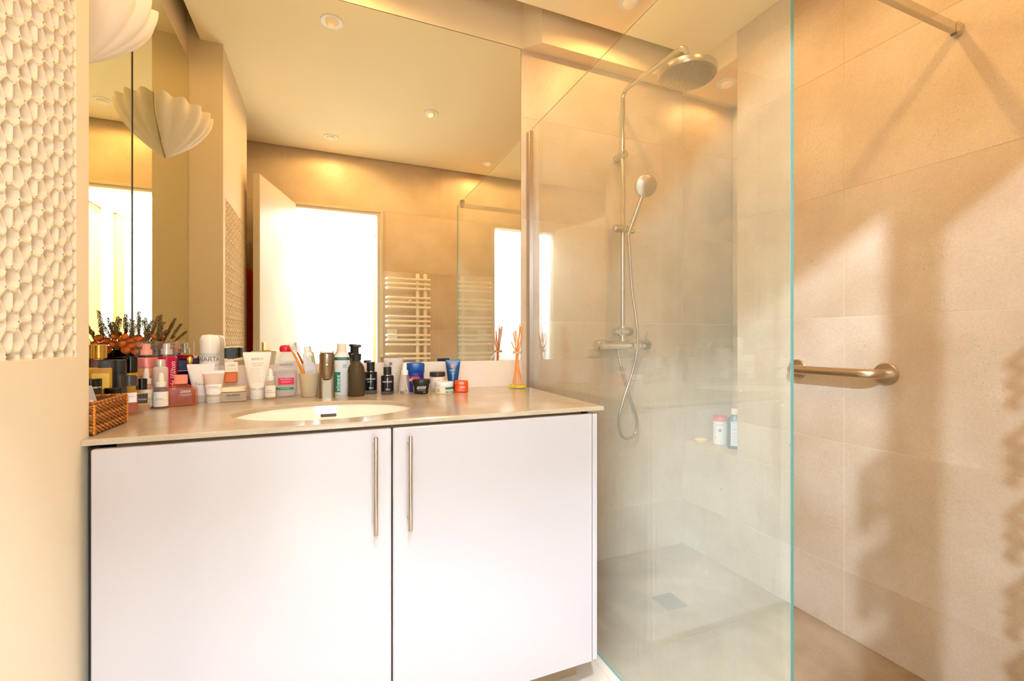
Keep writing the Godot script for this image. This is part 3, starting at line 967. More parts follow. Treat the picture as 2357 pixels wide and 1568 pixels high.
	part(hs, "spray_head", lathem([[0.0, -0.012], [0.02, -0.012], [0.044, -0.004], [0.050, 0.004], [0.050, 0.009], [0.046, 0.012], [0.0, 0.012]], 40, foot + axis * 0.195, headb), M.steel)
	var hp := []
	for q in [Vector3(0.018, 1.57, 0.02), Vector3(0.030, 1.45, 0.016), Vector3(0.042, 1.30, 0.018), Vector3(0.054, 1.15, 0.035), Vector3(0.056, 1.04, 0.04), Vector3(0.038, 0.94, 0.035), Vector3(0.012, 0.86, 0.03), Vector3(-0.02, 0.78, 0.03), Vector3(-0.045, 0.69, 0.03), Vector3(-0.03, 0.62, 0.03), Vector3(0.01, 0.60, 0.03), Vector3(0.052, 0.625, 0.03), Vector3(0.058, 0.69, 0.03), Vector3(0.028, 0.78, 0.026), Vector3(0.0, 0.87, 0.02), Vector3(-0.02, 0.95, 0.012), Vector3(-0.03, 1.02, 0.0)]:
		hp.append(q)
	var curve := Curve3D.new()
	for i in hp.size():
		var d: Vector3 = (hp[mini(i + 1, hp.size() - 1)] - hp[maxi(i - 1, 0)]) / 6.0
		curve.add_point(hp[i], -d, d)
	curve.bake_interval = 0.003
	var pts := curve.get_baked_points()
	var rad := []
	for i in pts.size():
		rad.append(0.0072 if i % 2 == 0 else 0.0058)
	part(hs, "hose", tubem(Array(pts), rad, 10), M.steel)
	# floor drain
	t = thing("floor_drain", "square steel drain grate in the brown shower floor", "drain", Vector3(1.291, 0.0, 0.394))
	part(t, "frame", boxm(Vector3(0.108, 0.006, 0.108), 0.001, Vector3(0, -0.0042, 0)), M.brushed)
	for k in 7:
		part(t, "slat", boxm(Vector3(0.094, 0.004, 0.009), 0.001, Vector3(0, -0.0006, -0.039 + k * 0.013)), M.brushed)
	# things on the niche ledge
	var y := 0.536
	t = thing("lotion_bottle", "white lotion bottle with a pink cap on the shower niche ledge", "bottle", Vector3(1.86, y, 0.125), face_camera(1.86, 0.125))
	part(t, "body", lathem([[0.0, 0.0], [0.030, 0.0], [0.033, 0.003], [0.033, 0.115], [0.031, 0.12]], 32), M.white_plastic)
	part(t, "cap", lathem([[0.031, 0.119], [0.035, 0.12], [0.035, 0.14], [0.032, 0.144], [0.0, 0.144]], 32), mat("pink_cap", rgb(226, 96, 104), 0.35))
	letters(t, "KLORANE", 0.036, Vector3(0, 0.102, 0.0334), M.ink_grey, 0.0334)
	letters(t, "✳" if false else "*", 0.020, Vector3(0, 0.075, 0.0334), mat("red_ink", rgb(196, 60, 50), 0.6), 0.0334)
	t = thing("gel_bottle", "dark blue-grey shower bottle with a cream cap and white label in the niche", "bottle", Vector3(1.852, y, 0.225), face_camera(1.852, 0.225))
	part(t, "body", loftm([[0.0, 0.0, 0.0, 3.0], [0.0, 0.033, 0.022, 3.0], [0.004, 0.035, 0.024, 3.0], [0.145, 0.035, 0.024, 3.0], [0.16, 0.016, 0.016, 2.0], [0.168, 0.014, 0.014, 2.0]], 40), mat("slate_plastic", rgb(82, 96, 112), 0.3))
	part(t, "cap", lathem([[0.017, 0.167], [0.018, 0.17], [0.018, 0.192], [0.016, 0.195], [0.0, 0.195]], 28), M.ivory_plastic)
	part(t, "label", boxm(Vector3(0.052, 0.118, 0.0008), 0.0, Vector3(0.006, 0.075, 0.0246)), print_texture(90, 200, rgb(236, 236, 238), [["dash", 8, 12, 60, 4, rgb(120, 120, 128)], ["dash", 8, 26, 70, 3, rgb(150, 150, 158)], ["dash", 8, 38, 64, 3, rgb(150, 150, 158)], ["dash", 8, 60, 66, 5, rgb(110, 110, 120)], ["dash", 8, 90, 70, 3, rgb(150, 150, 158)], ["dash", 8, 100, 70, 3, rgb(150, 150, 158)], ["block", 8, 120, 60, 2, rgb(120, 150, 190)], ["dash", 8, 140, 70, 3, rgb(150, 150, 158)], ["dash", 8, 154, 70, 3, rgb(150, 150, 158)], ["dash", 8, 168, 50, 3, rgb(150, 150, 158)]]))
	t = thing("cream_tube", "small white tube standing at the edge of the shower niche", "tube", Vector3(1.915, y, 0.262), face_camera(1.915, 0.262))
	part(t, "cap", lathem([[0.0, 0.0], [0.017, 0.0], [0.018, 0.002], [0.018, 0.022]], 24), M.ivory_plastic)
	part(t, "body", loftm([[0.022, 0.018, 0.018], [0.06, 0.02, 0.012], [0.078, 0.021, 0.002], [0.078, 0.0, 0.0]], 28), M.white_plastic)
	t = thing("soap_dish", "shallow cream soap dish with a bar of soap in the shower niche", "soap dish", Vector3(1.81, y, 0.05))
	part(t, "dish", loftm([[0.0, 0.0, 0.0], [0.0, 0.03, 0.022], [0.012, 0.042, 0.03], [0.012, 0.039, 0.027], [0.004, 0.028, 0.02], [0.004, 0.0, 0.0]], 32), M.ivory_plastic)
	part(t, "soap", loftm([[0.004, 0.0, 0.0, 3.0], [0.004, 0.026, 0.017, 3.0], [0.012, 0.03, 0.02, 3.0], [0.019, 0.026, 0.017, 3.0], [0.021, 0.0, 0.0, 3.0]], 32), mat("soap", rgb(250, 224, 170), 0.4))

func limescale_texture() -> ImageTexture:
	var w := 384
	var h := 640
	var cloud := noise_bytes(71, 0.012, 640, 5)
	var streak := noise_bytes(73, 0.05, 640, 3)
	var r := RandomNumberGenerator.new()
	r.seed = 99
	var data := PackedByteArray()
	data.resize(w * h * 4)
	for j in h:
		var low := float(j) / h          # 0 at the top of the pane
		var base := 0.01 + 0.19 * smoothstep(0.36, 0.80, low)
		for i in w:
			var c := cloud[(j % 640) * 640 + i] / 255.0
			var s := streak[((j / 6) % 640) * 640 + (i * 3) % 640] / 255.0
			var a := base * (0.75 + 0.5 * c) + maxf(0.0, s - 0.62) * 0.25 * low
			if r.randf() < 0.0007 * low:
				a += 0.4
			var k := (j * w + i) * 4
			data[k] = 226; data[k + 1] = 232; data[k + 2] = 224
			data[k + 3] = int(clampf(a, 0, 1) * 255)
	return ImageTexture.create_from_image(Image.create_from_data(w, h, false, Image.FORMAT_RGBA8, data))

func build_door_side() -> void:
	var d := structure("door_1", "cream bathroom door standing open with its frame, seen in the mirror", "door")
	for s in [[-0.256, -0.208], [0.362, 0.409]]:
		var inner: float = s[1] if s[0] < 0 else s[0]
		var outer: float = s[0] if s[0] < 0 else s[1]
		part(d, "frame_post", span(Vector3(minf(inner, outer), 0.0, OPP - 0.008), Vector3(maxf(inner, outer), 2.04, 1.882), 0.002), M.door_paint)
		part(d, "frame_bead", span(Vector3(minf((inner + outer) / 2, outer), 0.0, OPP - 0.018), Vector3(maxf((inner + outer) / 2, outer), 2.082, OPP - 0.006), 0.003), M.door_paint)
	part(d, "frame_head", span(Vector3(-0.256, 2.04, OPP - 0.008), Vector3(0.409, 2.082, 1.882), 0.002), M.door_paint)
	part(d, "frame_bead", span(Vector3(-0.232, 2.061, OPP - 0.018), Vector3(0.386, 2.082, OPP - 0.006), 0.003), M.door_paint)
	var hinge := Vector3(-0.208, 0, 1.788)
	var along := (Vector3(-0.371, 0, 1.21) - hinge)
	var len := along.length()
	along = along.normalized()
	var face := Vector3(-along.z, 0, along.x)      # towards +x
	if face.x < 0:
		face = -face
	var turn := Basis(along, Vector3.UP, along.cross(Vector3.UP))
	var mid := hinge + along * len / 2.0 - face * 0.02
	var leaf := part(d, "leaf", boxm(Vector3(len, 2.055, 0.04), 0.003, Vector3(mid.x, 1.036, mid.z), turn), M.door_paint)
	var hg := Geo.new()
	var hp := hinge + along * (len - 0.055) + face * 0.0
	hg.tube(bent([Vector3(hp.x, 1.0, hp.z), Vector3(hp.x, 1.0, hp.z) + face * 0.045, Vector3(hp.x, 0.995, hp.z) + face * 0.05 - along * 0.10], 0.015, 6), 0.007, 12)
	hg.box(Vector3(hp.x, 0.97, hp.z) + face * 0.003, Vector3(0.035, 0.17, 0.006), 0.002, turn)
	part(leaf, "lever_handle", hg.mesh(), M.gold)
	# towel radiator: two columns, four groups of three rods and more below
	var t := thing("towel_radiator", "cream towel radiator of horizontal rods on two upright columns beside the door", "radiator", Vector3(0.70, 0.0, OPP))
	for x in [-0.033, 0.026]:
		part(t, "column", lathem([[0.0, 0.42], [0.014, 0.42], [0.016, 0.424], [0.016, 1.588], [0.013, 1.594], [0.0, 1.594]], 20, Vector3(x, 0, -0.064)), M.radiator)
	var y := 1.545
	for grp in 7:
		for k in 3:
			part(t, "rod", tubem(bent([Vector3(0.063, y, -0.086), Vector3(-0.270, y, -0.086), Vector3(-0.276, y, -0.066)], 0.012, 5), 0.0085, 12), M.radiator)
			y -= 0.0365
		y -= 0.0365
	for yy in [0.6, 1.45]:
		part(t, "wall_bracket", lathem([[0.009, 0.0], [0.009, 0.055]], 12, Vector3(-0.033, yy, -0.055), Basis(Vector3.RIGHT, PI / 2)), M.radiator)
	part(t, "robe_hook", boxm(Vector3(0.022, 0.022, 0.03), 0.004, Vector3(-0.10, 1.372, -0.098)), M.radiator)
	t = thing("heater_control", "square white wall control with a round dial behind the towel radiator rods", "wall control", Vector3(0.475, 1.115, OPP))
	part(t, "plate", boxm(Vector3(0.082, 0.082, 0.012), 0.003, Vector3(0, 0, -0.006)), M.white_plastic)
	part(t, "dial", lathem([[0.026, 0.0], [0.026, 0.006], [0.024, 0.008], [0.0, 0.008]], 32, Vector3(0, 0, -0.012), Basis(Vector3.RIGHT, -PI / 2)), M.ivory_plastic)
	# red bathrobe on a hook behind the door
	t = thing("bathrobe", "red towelling bathrobe hanging on the wall behind the open door", "bathrobe", Vector3(-0.52, 0.0, OPP - 0.08))
	var rings := []
	for k in 14:
		var u := k / 13.0
		rings.append([0.42 + 1.12 * u, lerpf(0.20, 0.045, pow(u, 3.0)), lerpf(0.055, 0.03, u)])
	var g := Geo.new()
	var red := mat("red_towelling", rgb(224, 62, 30), 0.95)
	red.rim_enabled = true
	red.rim = 0.4
	for i in 13:
		for j in 64:
			var q := []
			for kk in [[i, j], [i, j + 1], [i + 1, j + 1], [i + 1, j]]:
				var r: Array = rings[kk[0]]
				var a: float = TAU * kk[1] / 64.0
				var fold: float = 1.0 + 0.16 * sin(a * 7.0 + kk[0] * 0.15) * (1.0 - kk[0] / 15.0)
				q.append(Vector3(sin(a) * r[1] * fold, r[0], cos(a) * r[2] * fold))
			var m: Vector3 = (q[1] - q[0]).cross(q[3] - q[0]).normalized()
			if m.dot(Vector3(q[0].x, 0, q[0].z)) < 0:
				m = -m
			g.tri(q[0], q[1], q[2], m, m, m)
			g.tri(q[0], q[2], q[3], m, m, m)
	part(t, "cloth", g.mesh(), red)
	part(t, "belt", loftm([[0.955, 0.192, 0.058], [0.965, 0.2, 0.066], [1.0, 0.197, 0.066], [1.01, 0.188, 0.058]], 40), red)
	part(t, "collar", tubem(bent([Vector3(-0.05, 1.30, -0.03), Vector3(-0.045, 1.52, -0.012), Vector3(0.0, 1.56, 0.01), Vector3(0.045, 1.52, -0.012), Vector3(0.05, 1.30, -0.03)], 0.03, 5), 0.018, 12), red)
	part(t, "hook", tubem(bent([Vector3(0, 1.60, 0.079), Vector3(0, 1.60, 0.02), Vector3(0, 1.565, 0.0)], 0.01, 5), 0.006, 10), M.chrome)
# ------------------------------------------------------------------ things on the vanity top
func on_top(called: String, label: String, category: String, x: float, z: float, swing := 0.0, group := "") -> Node3D:
	return thing(called, label, category, Vector3(x, COUNTER + 0.0003, z), face_camera(x, z) + swing, group)

func cyl(r: float, y0: float, y1: float, b := 0.0015) -> Array:
	return [[0.0, y0], [r - b, y0], [r, y0 + b], [r, y1 - b], [r - b, y1], [0.0, y1]]

func slab_rings(w: float, d: float, y0: float, y1: float, n := 8.0, b := 0.002) -> Array:
	return [[y0, 0.0, 0.0, n], [y0, w / 2 - b, d / 2 - b, n], [y0 + b, w / 2, d / 2, n], [y1 - b, w / 2, d / 2, n], [y1, w / 2 - b, d / 2 - b, n], [y1, 0.0, 0.0, n]]

# squeeze tube standing on its cap: round at the cap, flat and wide at the crimp
func squeeze(t: Node3D, cap_r: float, cap_h: float, top: float, wide: float, body: Material, cap: Material, crimp: Material = null) -> void:
	part(t, "cap", lathem([[0.0, 0.0], [cap_r - 0.001, 0.0], [cap_r, 0.0015], [cap_r, cap_h - 0.0005], [cap_r - 0.001, cap_h]], 36), cap)
	var rings := [[cap_h + 0.0003, 0.0, 0.0], [cap_h + 0.0003, cap_r - 0.0005, cap_r - 0.0005]]
	for k in 11:
		var u := k / 10.0
		rings.append([lerpf(cap_h + 0.001, top - 0.009, u), lerpf(cap_r, wide / 2, u), lerpf(cap_r, 0.0022, pow(u, 1.25))])
	part(t, "body", loftm(rings, 44), body)
	part(t, "crimp", loftm([[top - 0.0095, wide / 2, 0.0022, 6.0], [top - 0.007, wide / 2, 0.0012, 6.0], [top, wide / 2, 0.0012, 6.0], [top, 0.0, 0.0, 6.0]], 32), crimp if crimp else body)

func dropper(called: String, label: String, x: float, z: float, r: float, h: float, liquid: Material, frosted: Material, collar: Material, bulb: Material, group := "") -> Node3D:
	var t := on_top(called, label, "bottle", x, z, 0.0, group)
	var b := h * 0.62
	part(t, "bottle", lathem([[0.0, 0.0], [r - 0.002, 0.0], [r, 0.002], [r, b * 0.80], [r * 0.94, b * 0.87], [r * 0.6, b * 0.96], [r * 0.52, b], [r * 0.52, b + 0.003]], 36), frosted)
	part(t, "liquid", lathem([[0.0, 0.003], [r - 0.002, 0.003], [r - 0.0018, b * 0.70], [0.0, b * 0.70]], 28), liquid)
	part(t, "collar", lathem([[0.0, b - 0.002], [r * 0.68, b - 0.002], [r * 0.68, b + h * 0.11], [r * 0.62, b + h * 0.118], [0.0, b + h * 0.118]], 32), collar)
	part(t, "bulb", lathem([[r * 0.46, b + h * 0.115], [r * 0.44, b + h * 0.2], [r * 0.36, h * 0.95], [r * 0.22, h * 0.99], [0.0, h]], 28), bulb)
	return t

func fine(w: int, h: int, bg: Color, ink: Color, from: int, to: int, gap: int, seed_ := 5, size := 3) -> StandardMaterial3D:
	var rows := []
	var r := RandomNumberGenerator.new()
	r.seed = seed_
	var y := from
	while y < to:
		rows.append(["dash", int(w * 0.1), y, int(w * r.randf_range(0.5, 0.8)), size, ink])
		y += gap
	return print_texture(w, h, bg, rows, seed_)

func build_counter_things() -> void:
	left_corner()
	left_row()
	middle_row()
	right_row()

func left_corner() -> void:
	# wicker basket: two layers of strands woven over stakes
	var t := thing("wicker_basket", "small brown wicker basket at the left end of the vanity top", "basket", Vector3(-0.515, COUNTER + 0.0003, 0.562))
	var straw := mat("straw", rgb(176, 112, 44), 0.6)
	straw.vertex_color_use_as_albedo = true
	straw.albedo_color = Color.WHITE
	var w := 0.064
	var d := 0.084
	var h := 0.068
	var tones := [rgb(168, 100, 36).srgb_to_linear(), rgb(196, 130, 56).srgb_to_linear(), rgb(140, 80, 28).srgb_to_linear()]
	var walls := [[Vector3(w, 0, d), Vector3(0, 0, -1), 2 * d, Vector3(1, 0, 0)], [Vector3(-w, 0, -d), Vector3(0, 0, 1), 2 * d, Vector3(-1, 0, 0)], [Vector3(-w, 0, d), Vector3(1, 0, 0), 2 * w, Vector3(0, 0, 1)], [Vector3(w, 0, -d), Vector3(-1, 0, 0), 2 * w, Vector3(0, 0, -1)]]
	for wall in walls:
		var g := Geo.new()
		g.tinted = true
		var pitch := 0.0086
		var rows := 15
		var n := int(wall[2] / pitch)
		for r in rows:
			for k in n:
				var over := (r + k) % 2 == 0
				g.tint = tones[(r * 5 + k * 3 + (r * k) % 2) % 3]
				var at: Vector3 = wall[0] + wall[1] * ((k + 0.5) * wall[2] / n) + Vector3(0, 0.004 + (r + 0.5) * (h - 0.008) / rows, 0) + wall[3] * (0.0008 if over else -0.0012)
				var turn := Basis(wall[1], Vector3.UP, wall[1].cross(Vector3.UP)) * Basis(Vector3.FORWARD, 0.32 if over else -0.22)
				g.ball(at, Vector3(pitch * 0.64, 0.0025, 0.0021), 7, 4, turn)
		part(t, "woven_side", g.mesh(), straw)
	var inner := Geo.new()
	for b in [[Vector3(w - 0.004, h / 2, 0), Vector3(0.002, h - 0.004, 2 * d - 0.006)], [Vector3(-w + 0.004, h / 2, 0), Vector3(0.002, h - 0.004, 2 * d - 0.006)], [Vector3(0, h / 2, d - 0.004), Vector3(2 * w - 0.006, h - 0.004, 0.002)], [Vector3(0, h / 2, -d + 0.004), Vector3(2 * w - 0.006, h - 0.004, 0.002)], [Vector3(0, 0.002, 0), Vector3(2 * w - 0.006, 0.003, 2 * d - 0.006)]]:
		inner.box(b[0], b[1])
	part(t, "lining", inner.mesh(), mat("straw_dark", rgb(120, 70, 26), 0.8))
	var braid := mat("straw_braid", rgb(226, 142, 44), 0.55)
	for c in [[w, d], [w, -d], [-w, d], [-w, -d]]:
		var g := Geo.new()
		for k in 10:
			for s in [-1.0, 1.0]:
				g.ball(Vector3(c[0] + 0.0008 * signf(c[0]), 0.005 + k * 0.0063, c[1]) + Vector3(s * 0.0008, 0, s * 0.0026), Vector3(0.0021, 0.0052, 0.0026), 8, 6, Basis(Vector3.RIGHT, s * 0.7))
		part(t, "corner_braid", g.mesh(), braid)
	var rim := Geo.new()
	rim.tinted = true
	for wall in walls:
		var n := int(wall[2] / 0.0062)
		for k in n:
			rim.tint = tones[(k * 2) % 3]
			rim.ball(wall[0] + wall[1] * ((k + 0.5) * wall[2] / n) + Vector3(0, h, 0), Vector3(0.0054, 0.0028, 0.0033), 8, 5, Basis(wall[1], Vector3.UP, wall[1].cross(Vector3.UP)) * Basis(Vector3.FORWARD, 0.5))
	part(t, "rim_braid", rim.mesh(), straw)
	# in the basket
	t = thing("compact_case", "flat peach compact case standing in the front of the wicker basket", "cosmetic case", Vector3(-0.505, COUNTER + 0.004, 0.632))
	part(t, "case", boxm(Vector3(0.096, 0.070, 0.011), 0.003, Vector3(0, 0.035, 0)), mat("peach_plastic", rgb(246, 174, 146), 0.4))
	t = thing("cotton_ball", "white round cotton puff in the wicker basket", "cotton puff", Vector3(-0.508, COUNTER + 0.052, 0.588))
	var g := Geo.new()
	g.ball(Vector3(0, 0.012, 0), Vector3(0.023, 0.022, 0.023), 24, 16)
	part(t, "puff", g.mesh(), M.paper_white)
	t = thing("grey_sachet", "grey folded packet leaning in the wicker basket", "packet", Vector3(-0.516, COUNTER + 0.006, 0.535), 0.5)
	var tilt := Basis(Vector3.BACK, 0.22) * Basis(Vector3.RIGHT, -0.15)
	part(t, "packet", boxm(Vector3(0.058, 0.084, 0.010), 0.002, Vector3(0, 0.044, 0), tilt), mat("grey_card", rgb(196, 190, 184), 0.6))
	part(t, "strip", boxm(Vector3(0.012, 0.060, 0.0004), 0.0, Vector3(0.012, 0.046, 0.0) + tilt * Vector3(0, 0, 0.0054), tilt), fine(20, 90, rgb(206, 200, 196), rgb(110, 108, 116), 6, 84, 6, 8, 2))
	# perfume bottles of the left corner
	var amber := glassy("yellow_perfume", rgb(222, 168, 10), 0.7, 0.05)
	t = on_top("perfume_bottle", "tall square yellow perfume bottle with a gold cap behind the basket", "perfume bottle", -0.549, 0.360)
	part(t, "glass", loftm(slab_rings(0.060, 0.040, 0.0, 0.150, 12.0), 44), M.clear)
	part(t, "perfume", loftm(slab_rings(0.054, 0.034, 0.006, 0.128, 12.0), 40), amber)
	part(t, "label", boxm(Vector3(0.034, 0.040, 0.0004), 0.0, Vector3(0.004, 0.095, 0.0203)), fine(60, 70, rgb(240, 200, 70), rgb(150, 110, 30), 20, 60, 9, 11, 2))
	part(t, "neck", lathem([[0.010, 0.150], [0.010, 0.155]], 24), M.gold)
	part(t, "cap", lathem(cyl(0.0175, 0.153, 0.189), 36), M.gold)
	t = on_top("black_spray_can", "plain black cylindrical bottle behind the small clear perfume", "bottle", -0.538, 0.270)
	part(t, "body", lathem(cyl(0.018, 0.0, 0.146, 0.002), 36), M.black_soft)
	part(t, "seam", lathem([[0.0182, 0.108], [0.0182, 0.109]], 36), M.black_gloss)
	t = on_top("perfume_bottle", "round yellow perfume bottle under a tall black cap by the dried flowers", "perfume bottle", -0.529, 0.215)
	part(t, "glass", lathem([[0.0, 0.0], [0.017, 0.0], [0.022, 0.004], [0.024, 0.05], [0.022, 0.085], [0.016, 0.105], [0.012, 0.106], [0.0, 0.106]], 36), amber)
	part(t, "cap", lathem(cyl(0.0165, 0.107, 0.154), 32), M.black_gloss)
	t = on_top("cream_jar", "small amber jar with a black lid close behind the basket", "jar", -0.503, 0.404)
	part(t, "jar", lathem(cyl(0.0175, 0.0, 0.058, 0.002), 32), glassy("amber_glass", rgb(190, 110, 30), 0.7, 0.08))
	part(t, "lid", lathem(cyl(0.0182, 0.058, 0.080), 32), M.black_gloss)
	t = on_top("cream_jar", "wide dark jar with a black lid and silver rim at the pier edge", "jar", -0.538, 0.4335)
	part(t, "jar", lathem(cyl(0.0215, 0.0, 0.084, 0.002), 36), M.cabinet_dark)
	part(t, "rim", lathem([[0.0225, 0.083], [0.0225, 0.087]], 36), M.chrome)
	part(t, "lid", lathem(cyl(0.0222, 0.087, 0.106), 36), M.black_gloss)
	# clear perfumes beside the basket
	t = on_top("perfume_bottle", "clear perfume bottle with rosy liquid and a black cap beside the basket", "perfume bottle", -0.487, 0.353)
	part(t, "glass", lathem(cyl(0.0205, 0.0, 0.078, 0.002), 40), M.clear)
	part(t, "perfume", lathem(cyl(0.0182, 0.009, 0.050, 0.002), 36), glassy("rosy_perfume", rgb(198, 104, 92), 0.6, 0.05))
	part(t, "label", patch(0.0207, 0.0207, 2.0, 0.036, 0.062, 0.85), M.paper_white)
	letters(t, "OUD ISPAHAN", 0.022, Vector3(0, 0.052, 0.0209), M.ink_grey, 0.0209, true)
	part(t, "cap", lathem(cyl(0.0175, 0.079, 0.1065), 36), M.black_gloss)
	part(t, "cap_shell", lathem([[0.0198, 0.079], [0.0198, 0.107], [0.0, 0.1075]], 36), M.clear_cap)
	t = on_top("perfume_bottle", "amber perfume bottle with a black label and black cap near the basket", "perfume bottle", -0.4745, 0.306)
	part(t, "glass", loftm(slab_rings(0.038, 0.030, 0.0, 0.064, 7.0), 44), M.clear)
	part(t, "perfume", loftm(slab_rings(0.034, 0.026, 0.006, 0.040, 7.0), 40), glassy("honey_perfume", rgb(196, 140, 56), 0.55, 0.05))
	part(t, "label_border", boxm(Vector3(0.031, 0.032, 0.0004), 0.0, Vector3(0, 0.040, 0.0152)), mat("label_gold", rgb(226, 172, 98), 0.5))
	part(t, "label", boxm(Vector3(0.026, 0.027, 0.0004), 0.0, Vector3(0, 0.040, 0.0154)), mat("label_black", rgb(46, 40, 36), 0.5))
	letters(t, "LEGEND", 0.021, Vector3(0, 0.038, 0.0158), M.ink_white, 0.0, true)
	part(t, "cap", lathem(cyl(0.0125, 0.064, 0.095), 32), M.black_gloss)

func left_row() -> void:
	var pale := rgb(250, 247, 240)
	# two body mists with clear caps
	var specs := [["rose", -0.511, 0.150, "tall pink body mist with a peach label and clear cap under the dried flowers", rgb(236, 130, 140), rgb(244, 160, 140)], ["magenta", -0.474, 0.100, "tall magenta body mist with white script and a clear cap", rgb(206, 0, 72), rgb(220, 216, 212)]]
	for s in specs:
		var t := on_top("body_mist", s[3], "body mist", s[1], s[2], 0.0, "clear-capped body mists")
		var r := 0.0288
		part(t, "bottle", lathem([[0.0, 0.0], [r - 0.003, 0.0], [r, 0.003], [r, 0.146], [r - 0.001, 0.150], [r - 0.001, 0.156], [0.0, 0.156]], 44), M.clear)
		var liq := glassy(s[0] + "_mist", s[4], 0.93, 0.06)
		part(t, "liquid", lathem(cyl(r - 0.0012, 0.003, 0.148, 0.002), 40), liq)
		part(t, "pump", lathem([[0.015, 0.156], [0.015, 0.172], [0.010, 0.173], [0.010, 0.189], [0.009, 0.190], [0.0, 0.190]], 28), mat(s[0] + "_pump", s[5], 0.25, 0.4 if s[0] == "magenta" else 0.0))
		part(t, "cap", lathem([[r - 0.0005, 0.153], [r - 0.0005, 0.1965], [r - 0.002, 0.198], [0.0, 0.198]], 44), M.clear_cap)
		if s[0] == "rose":
			part(t, "label", patch(r + 0.0003, r + 0.0003, 2.0, 0.055, 0.117, 1.0), mat("rose_label", rgb(242, 178, 122), 0.35, 0.3))
			part(t, "label_band", patch(r + 0.0003, r + 0.0003, 2.0, 0.117, 0.146, 1.5), mat("rose_sparkle", rgb(232, 138, 132), 0.3, 0.3))
			part(t, "label_line", patch(r + 0.0004, r + 0.0004, 2.0, 0.1165, 0.1178, 1.0), M.ink_grey)
			letters(t, "ROSÉ SLAY", 0.040, Vector3(0.003, 0.092, r + 0.0005), M.ink, r + 0.0005)
			letters(t, "BODY MIST", 0.020, Vector3(0.003, 0.084, r + 0.0005), mat("copper_ink", rgb(190, 100, 50), 0.5), r + 0.0005)
		else:
			letters(t, "Paris Hilton", 0.105, Vector3(0.0165, 0.082, sqrt(r * r - 0.0165 * 0.0165) + 0.0006), M.ink_white, 0.0, true, Basis(Vector3.BACK, PI / 2) * Basis(Vector3(1, 0, 0), Vector3(0.25, 1, 0), Vector3(0, 0, 1))).rotation.y = 0.60
	# frosted tall serum behind the dropper bottle
	var t := on_top("serum_bottle", "frosted grey serum bottle with a silver-grey cap behind the dropper bottle", "bottle", -0.468, 0.178)
	part(t, "bottle", lathem([[0.0, 0.0], [0.018, 0.0], [0.0195, 0.002], [0.0195, 0.112], [0.018, 0.117], [0.012, 0.121], [0.0, 0.121]], 36), glassy("frosted_grey", rgb(226, 206, 198), 0.86, 0.24))
	part(t, "cap", lathem([[0.0, 0.119], [0.0135, 0.119], [0.0135, 0.124], [0.0128, 0.139], [0.011, 0.142], [0.0, 0.142]], 32), mat("silver_plastic", rgb(204, 196, 184), 0.3, 0.4))
	# dropper bottles
	t = dropper("dropper_bottle", "pink dropper bottle with a white label half hidden by the amber perfume", -0.4925, 0.212, 0.0175, 0.119, glassy("pink_serum", rgb(226, 150, 138), 0.7, 0.1), glassy("pink_glass", rgb(240, 200, 190), 0.35, 0.15), glassy("milky_cap", rgb(250, 240, 232), 0.8, 0.2), M.milky_cap)
	part(t, "label", patch(0.0177, 0.0177, 2.0, 0.006, 0.056, 1.15), fine(90, 80, pale, rgb(140, 132, 126), 50, 76, 6, 21, 2))
	letters(t, "Ordinary.", 0.024, Vector3(0.002, 0.031, 0.0179), M.ink, 0.0179)
	part(t, "label_rule", patch(0.0178, 0.0178, 2.0, 0.0255, 0.0261, 1.15), M.ink)
	t = dropper("dropper_bottle", "grey dropper bottle with an ivory bulb left of the peach perfume", -0.4553, 0.219, 0.0188, 0.104, mat("grey_serum", rgb(150, 128, 118), 0.4), glassy("grey_glass", rgb(150, 136, 130), 0.5, 0.12), M.paper_white, M.ivory_plastic)
	part(t, "label", patch(0.019, 0.019, 2.0, 0.006, 0.049, 1.2), fine(90, 80, pale, rgb(140, 132, 126), 52, 76, 6, 22, 2))
	letters(t, "Ordinary.", 0.022, Vector3(-0.004, 0.028, 0.0192), M.ink, 0.0192)
	part(t, "label_rule", patch(0.0191, 0.0191, 2.0, 0.0235, 0.0239, 1.2), M.ink_grey)
	# peach perfume with a square shoulder
	t = on_top("perfume_bottle", "squat peach perfume bottle with a coral cap in the front row", "perfume bottle", -0.412, 0.196)
	var peach := glassy("peach_glass", rgb(214, 100, 44), 0.3, 0.04)
	part(t, "glass", loftm([[0.0, 0.0, 0.0, 6.0], [0.0, 0.040, 0.016, 6.0], [0.004, 0.043, 0.018, 6.0], [0.050, 0.043, 0.018, 6.0], [0.057, 0.040, 0.017, 5.0], [0.062, 0.024, 0.014, 3.0], [0.068, 0.015, 0.012, 2.0], [0.069, 0.0, 0.0, 2.0]], 56), peach)
	part(t, "perfume", loftm([[0.006, 0.0, 0.0, 6.0], [0.006, 0.037, 0.013, 6.0], [0.047, 0.037, 0.013, 6.0], [0.052, 0.030, 0.011, 4.0], [0.052, 0.0, 0.0, 4.0]], 48), glassy("peach_perfume", rgb(176, 84, 40), 0.42, 0.05))
	letters(t, "ZARA", 0.026, Vector3(0.012, 0.045, 0.0187), M.ink_white, 0.0)
	letters(t, "ORCHID INTENSE", 0.030, Vector3(0.012, 0.036, 0.0187), M.ink_white, 0.0)
	letters(t, "EAU DE PARFUM", 0.018, Vector3(0.012, 0.032, 0.0187), M.ink_white, 0.0)
	part(t, "cap", loftm(slab_rings(0.034, 0.026, 0.068, 0.095, 5.0, 0.001), 36), mat("coral_cap", rgb(248, 148, 118), 0.45))
	# deep purple bottle with a golden drop
	t = on_top("perfume_bottle", "broad dark purple perfume bottle with a gold drop ornament behind the peach one", "perfume bottle", -0.424, 0.048)
